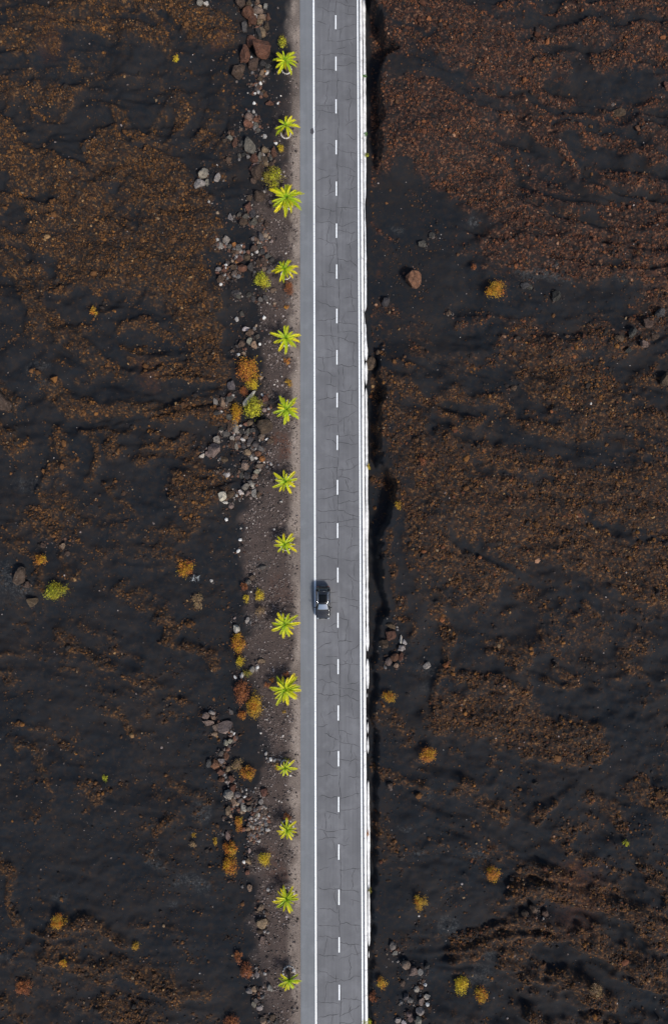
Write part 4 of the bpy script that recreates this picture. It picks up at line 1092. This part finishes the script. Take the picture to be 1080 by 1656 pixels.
# loft: stations along y (front negative), each a half section (x, z)
def section(hw, zb, zs, zt, tw, crown):
    """half widths: hw body, tw at top; zb bottom, zs shoulder, zt top"""
    return [(hw * .90, zb), (hw * .985, zb + .10), (hw, zb + (zs - zb) * .5), (hw * .985, zs - .06), (hw * .94, zs), (tw * 1.0 + (hw * .94 - tw) * .12, zs + (zt - zs) * .80), (tw * .93, zt - .015 - crown * .3), (tw * .55, zt - crown * .08 + .0), (0, zt)]
ST_ = [(-2.14, .55, .36, .55, .60, .50), (-2.06, .74, .26, .64, .72, .62), (-1.88, .84, .22, .74, .83, .70), (-1.55, .89, .20, .84, .93, .74), (-1.20, .905, .20, .90, .99, .76), (-.92, .91, .20, .95, 1.03, .77),
       (-.55, .91, .20, .97, 1.26, .66), (-.20, .91, .20, .98, 1.47, .60), (.10, .91, .20, .99, 1.55, .59), (.60, .91, .20, 1.0, 1.58, .58), (1.10, .905, .20, 1.02, 1.56, .57), (1.48, .90, .20, 1.04, 1.49, .55), (1.74, .88, .22, 1.05, 1.34, .53), (1.95, .84, .26, 1.04, 1.10, .60), (2.08, .76, .32, .93, .97, .60), (2.14, .58, .40, .78, .80, .45)]
bm = bmesh.new(); rows = []
for (y, hw, zb, zs, zt, tw) in ST_:
    h = section(hw, zb, zs, zt, tw, .04); full = [(-x, z) for x, z in h] + [(x, z) for x, z in h[-2::-1]]
    rows.append([bm.verts.new((x, y, z)) for x, z in full])
for i in range(len(rows) - 1):
    for j in range(len(rows[0]) - 1): bm.faces.new((rows[i][j], rows[i][j + 1], rows[i + 1][j + 1], rows[i + 1][j]))
    bm.faces.new((rows[i][-1], rows[i][0], rows[i + 1][0], rows[i + 1][-1]))
bm.faces.new(rows[0]); bm.faces.new(rows[-1][::-1]); bmesh.ops.recalc_face_normals(bm, faces=bm.faces)
body = link('body', bm_mesh('body', bm, M_body, True), car); md = body.modifiers.new('sub', 'SUBSURF'); md.levels = 2; md.render_levels = 2
def patch(name, quad, mat, off=.012, n=8, sag=0.0, parent=car):
    """bulged glass patch over four corners (a,b,c,d)"""
    a, b_, c_, d_ = [np.array(p, float) for p in quad]; V = []; F = []
    nr = np.cross(b_ - a, d_ - a); nr /= np.linalg.norm(nr)
    for i in range(n + 1):
        for j in range(n + 1):
            s, t = i / n, j / n; p = (a * (1 - s) + b_ * s) * (1 - t) + (d_ * (1 - s) + c_ * s) * t
            V.append(p + nr * (off + sag * 4 * s * (1 - s)))
    for i in range(n):
        for j in range(n):
            k = i * (n + 1) + j; F.append((k, k + n + 1, k + n + 2, k + 1))
    me = mesh_np(name, V, F, mat, None, True); o = link(name, me, parent); m_ = o.modifiers.new('thick', 'SOLIDIFY'); m_.thickness = .012; return o
# upper side faces outward/up
patch('windscreen', [(-.70, -.90, 1.05), (.70, -.90, 1.05), (.54, -.14, 1.50), (-.54, -.14, 1.50)], M_glass, .02, 10, .05)
patch('sunroof', [(-.45, -.02, 1.545), (.45, -.02, 1.545), (.44, 1.05, 1.575), (-.44, 1.05, 1.575)], M_roofg, .006, 8, .03)
patch('rear_window', [(.50, 1.50, 1.50), (-.50, 1.50, 1.50), (-.56, 1.88, 1.17), (.56, 1.88, 1.17)][::1], M_glass, .02, 8, .04)
for s in (-1, 1):
    for (y0, y1, z0, z1, zz) in ((-.55, .22, 1.04, 1.42, 1.20), (.28, .98, 1.05, 1.46, 1.46), (1.03, 1.45, 1.08, 1.42, 1.44)):
        xt = .62; xb = .83
        qd = [(s * xb, y0, z0), (s * xb, y1, z0), (s * xt, y1, z1), (s * xt, (y0 + .42 if y0 < -.5 else y0), z1)]
        if s < 0: qd = [qd[1], qd[0], qd[3], qd[2]]
        patch('side_window', qd, M_glass, .035, 5, .015)
    # roof rail, mirror, handles, lamps
    v, f = tube([(s * .60, -.05, 1.53), (s * .60, .1, 1.60), (s * .59, .8, 1.62), (s * .58, 1.2, 1.60), (s * .57, 1.38, 1.53)], .018, 8); link('roof_rail', mesh_np('roof_rail', v, f, M_chrome, None, True), car)
    bm = bmesh.new(); add_box(bm, (s * 1.00, -.62, 1.05), (.20, .13, .13), None, .04); add_box(bm, (s * .90, -.60, 1.01), (.12, .05, .04)); mi = link('mirror', bm_mesh('mirror', bm, M_body, True), car)
    for yh in (.16, .95):
        bm = bmesh.new(); add_box(bm, (s * .912, yh, .88), (.03, .18, .03), None, .01); link('door_handle', bm_mesh('door_handle', bm, M_chrome), car)
    bm = bmesh.new(); add_box(bm, (s * .64, -2.0, .70), (.26, .26, .10), Matrix.Rotation(s * .45, 4, 'Z') @ Matrix.Rotation(-.35, 4, 'X'), .035); link('headlight', bm_mesh('headlight', bm, M_lamp, True), car)
    bm = bmesh.new(); add_box(bm, (s * .66, 1.99, .92), (.22, .14, .16), Matrix.Rotation(-s * .5, 4, 'Z'), .03); link('taillight', bm_mesh('taillight', bm, M_red, True), car)
    for yw in (-1.32, 1.32):
        wh = bpy.data.objects.new('wheel', None); C.objects.link(wh); wh.parent = car; wh.location = (s * .80, yw, .335)
        bm = bmesh.new(); bmesh.ops.create_cone(bm, cap_ends=False, segments=32, radius1=.335, radius2=.335, depth=.21, matrix=Matrix.Rotation(math.pi / 2, 4, 'Y'))
        bmesh.ops.create_cone(bm, cap_ends=True, segments=32, radius1=.32, radius2=.32, depth=.225, matrix=Matrix.Rotation(math.pi / 2, 4, 'Y')); link('tyre', bm_mesh('tyre', bm, M_rubber), wh)
        bm = bmesh.new(); add_cyl(bm, (s * .105, 0, 0), .06, .04, 'X', 16)
        for i in range(5):
            add_box(bm, (s * .112, .12 * math.sin(i * 1.2566), .12 * math.cos(i * 1.2566)), (.02, .05, .22), Matrix.Rotation(-i * 1.2566, 4, 'X'))
        link('rim', bm_mesh('rim', bm, M_rim), wh)
bm = bmesh.new(); add_box(bm, (0, -2.12, .52), (1.0, .05, .16), None, .02); link('grille', bm_mesh('grille', bm, M_trim), car)
bm = bmesh.new(); add_box(bm, (0, -2.15, .50), (.50, .02, .11), None, .005); link('number_plate', bm_mesh('number_plate', bm, M_plate), car)
bm = bmesh.new(); add_box(bm, (0, 2.13, .72), (.50, .02, .11), None, .005); link('number_plate', bm_mesh('number_plate', bm, M_plate), car)
bm = bmesh.new(); add_box(bm, (0, -.96, 1.035), (1.36, .09, .03), None, .01); link('cowl', bm_mesh('cowl', bm, M_trim), car)
bm = bmesh.new(); add_box(bm, (0, 1.50, 1.53), (1.0, .16, .035), Matrix.Rotation(-.15, 4, 'X'), .012); link('spoiler', bm_mesh('spoiler', bm, M_body, True), car)
for s, x0 in ((1, .1), (1, -.45)):
    v, f = tube([(x0, -.95, 1.055), (x0 + .22, -.86, 1.10), (x0 + .50, -.80, 1.14)], .010, 5); link('wiper', mesh_np('wiper', v, f, M_trim), car)

# ------------------------------------------------------------------ light, sky, camera
SUN_EL, SUN_DIR = math.radians(46), (.62, -.785)             # sun low right of the photo
w = bpy.data.worlds.new('World'); SC.world = w; w.use_nodes = True; nt = w.node_tree
bg = nt.nodes['Background']; sky = nt.nodes.new('ShaderNodeTexSky'); sky.sky_type = 'NISHITA'; sky.sun_disc = False
sky.sun_elevation = SUN_EL; sky.sun_rotation = math.atan2(SUN_DIR[0], SUN_DIR[1]); sky.air_density = 1.0; sky.dust_density = 2.0; sky.ozone_density = 1.0
nt.links.new(sky.outputs[0], bg.inputs[0]); bg.inputs[1].default_value = .095
sl = bpy.data.lights.new('sun', 'SUN'); sl.energy = 2.5; sl.angle = math.radians(9); sl.color = (1, .95, .88)
so = bpy.data.objects.new('sun', sl); C.objects.link(so)
d = Vector((SUN_DIR[0] * math.cos(SUN_EL), SUN_DIR[1] * math.cos(SUN_EL), math.sin(SUN_EL)))
so.rotation_euler = d.to_track_quat('Z', 'Y').to_euler(); so.location = d * 60
cam = bpy.data.cameras.new('camera'); cam.lens = LENS; cam.sensor_fit = 'VERTICAL'; cam.sensor_height = 36; cam.sensor_width = 24; cam.clip_end = 6000; cam.clip_start = .5
co = bpy.data.objects.new('camera', cam); C.objects.link(co); co.location = (0, 0, H_CAM); co.rotation_euler = (TILT, 0, 0); SC.camera = co
SC.view_settings.view_transform = 'Standard'; SC.view_settings.look = 'None'; SC.view_settings.exposure = .85; SC.view_settings.gamma = 1
SC.render.resolution_x = 667; SC.render.resolution_y = 1024
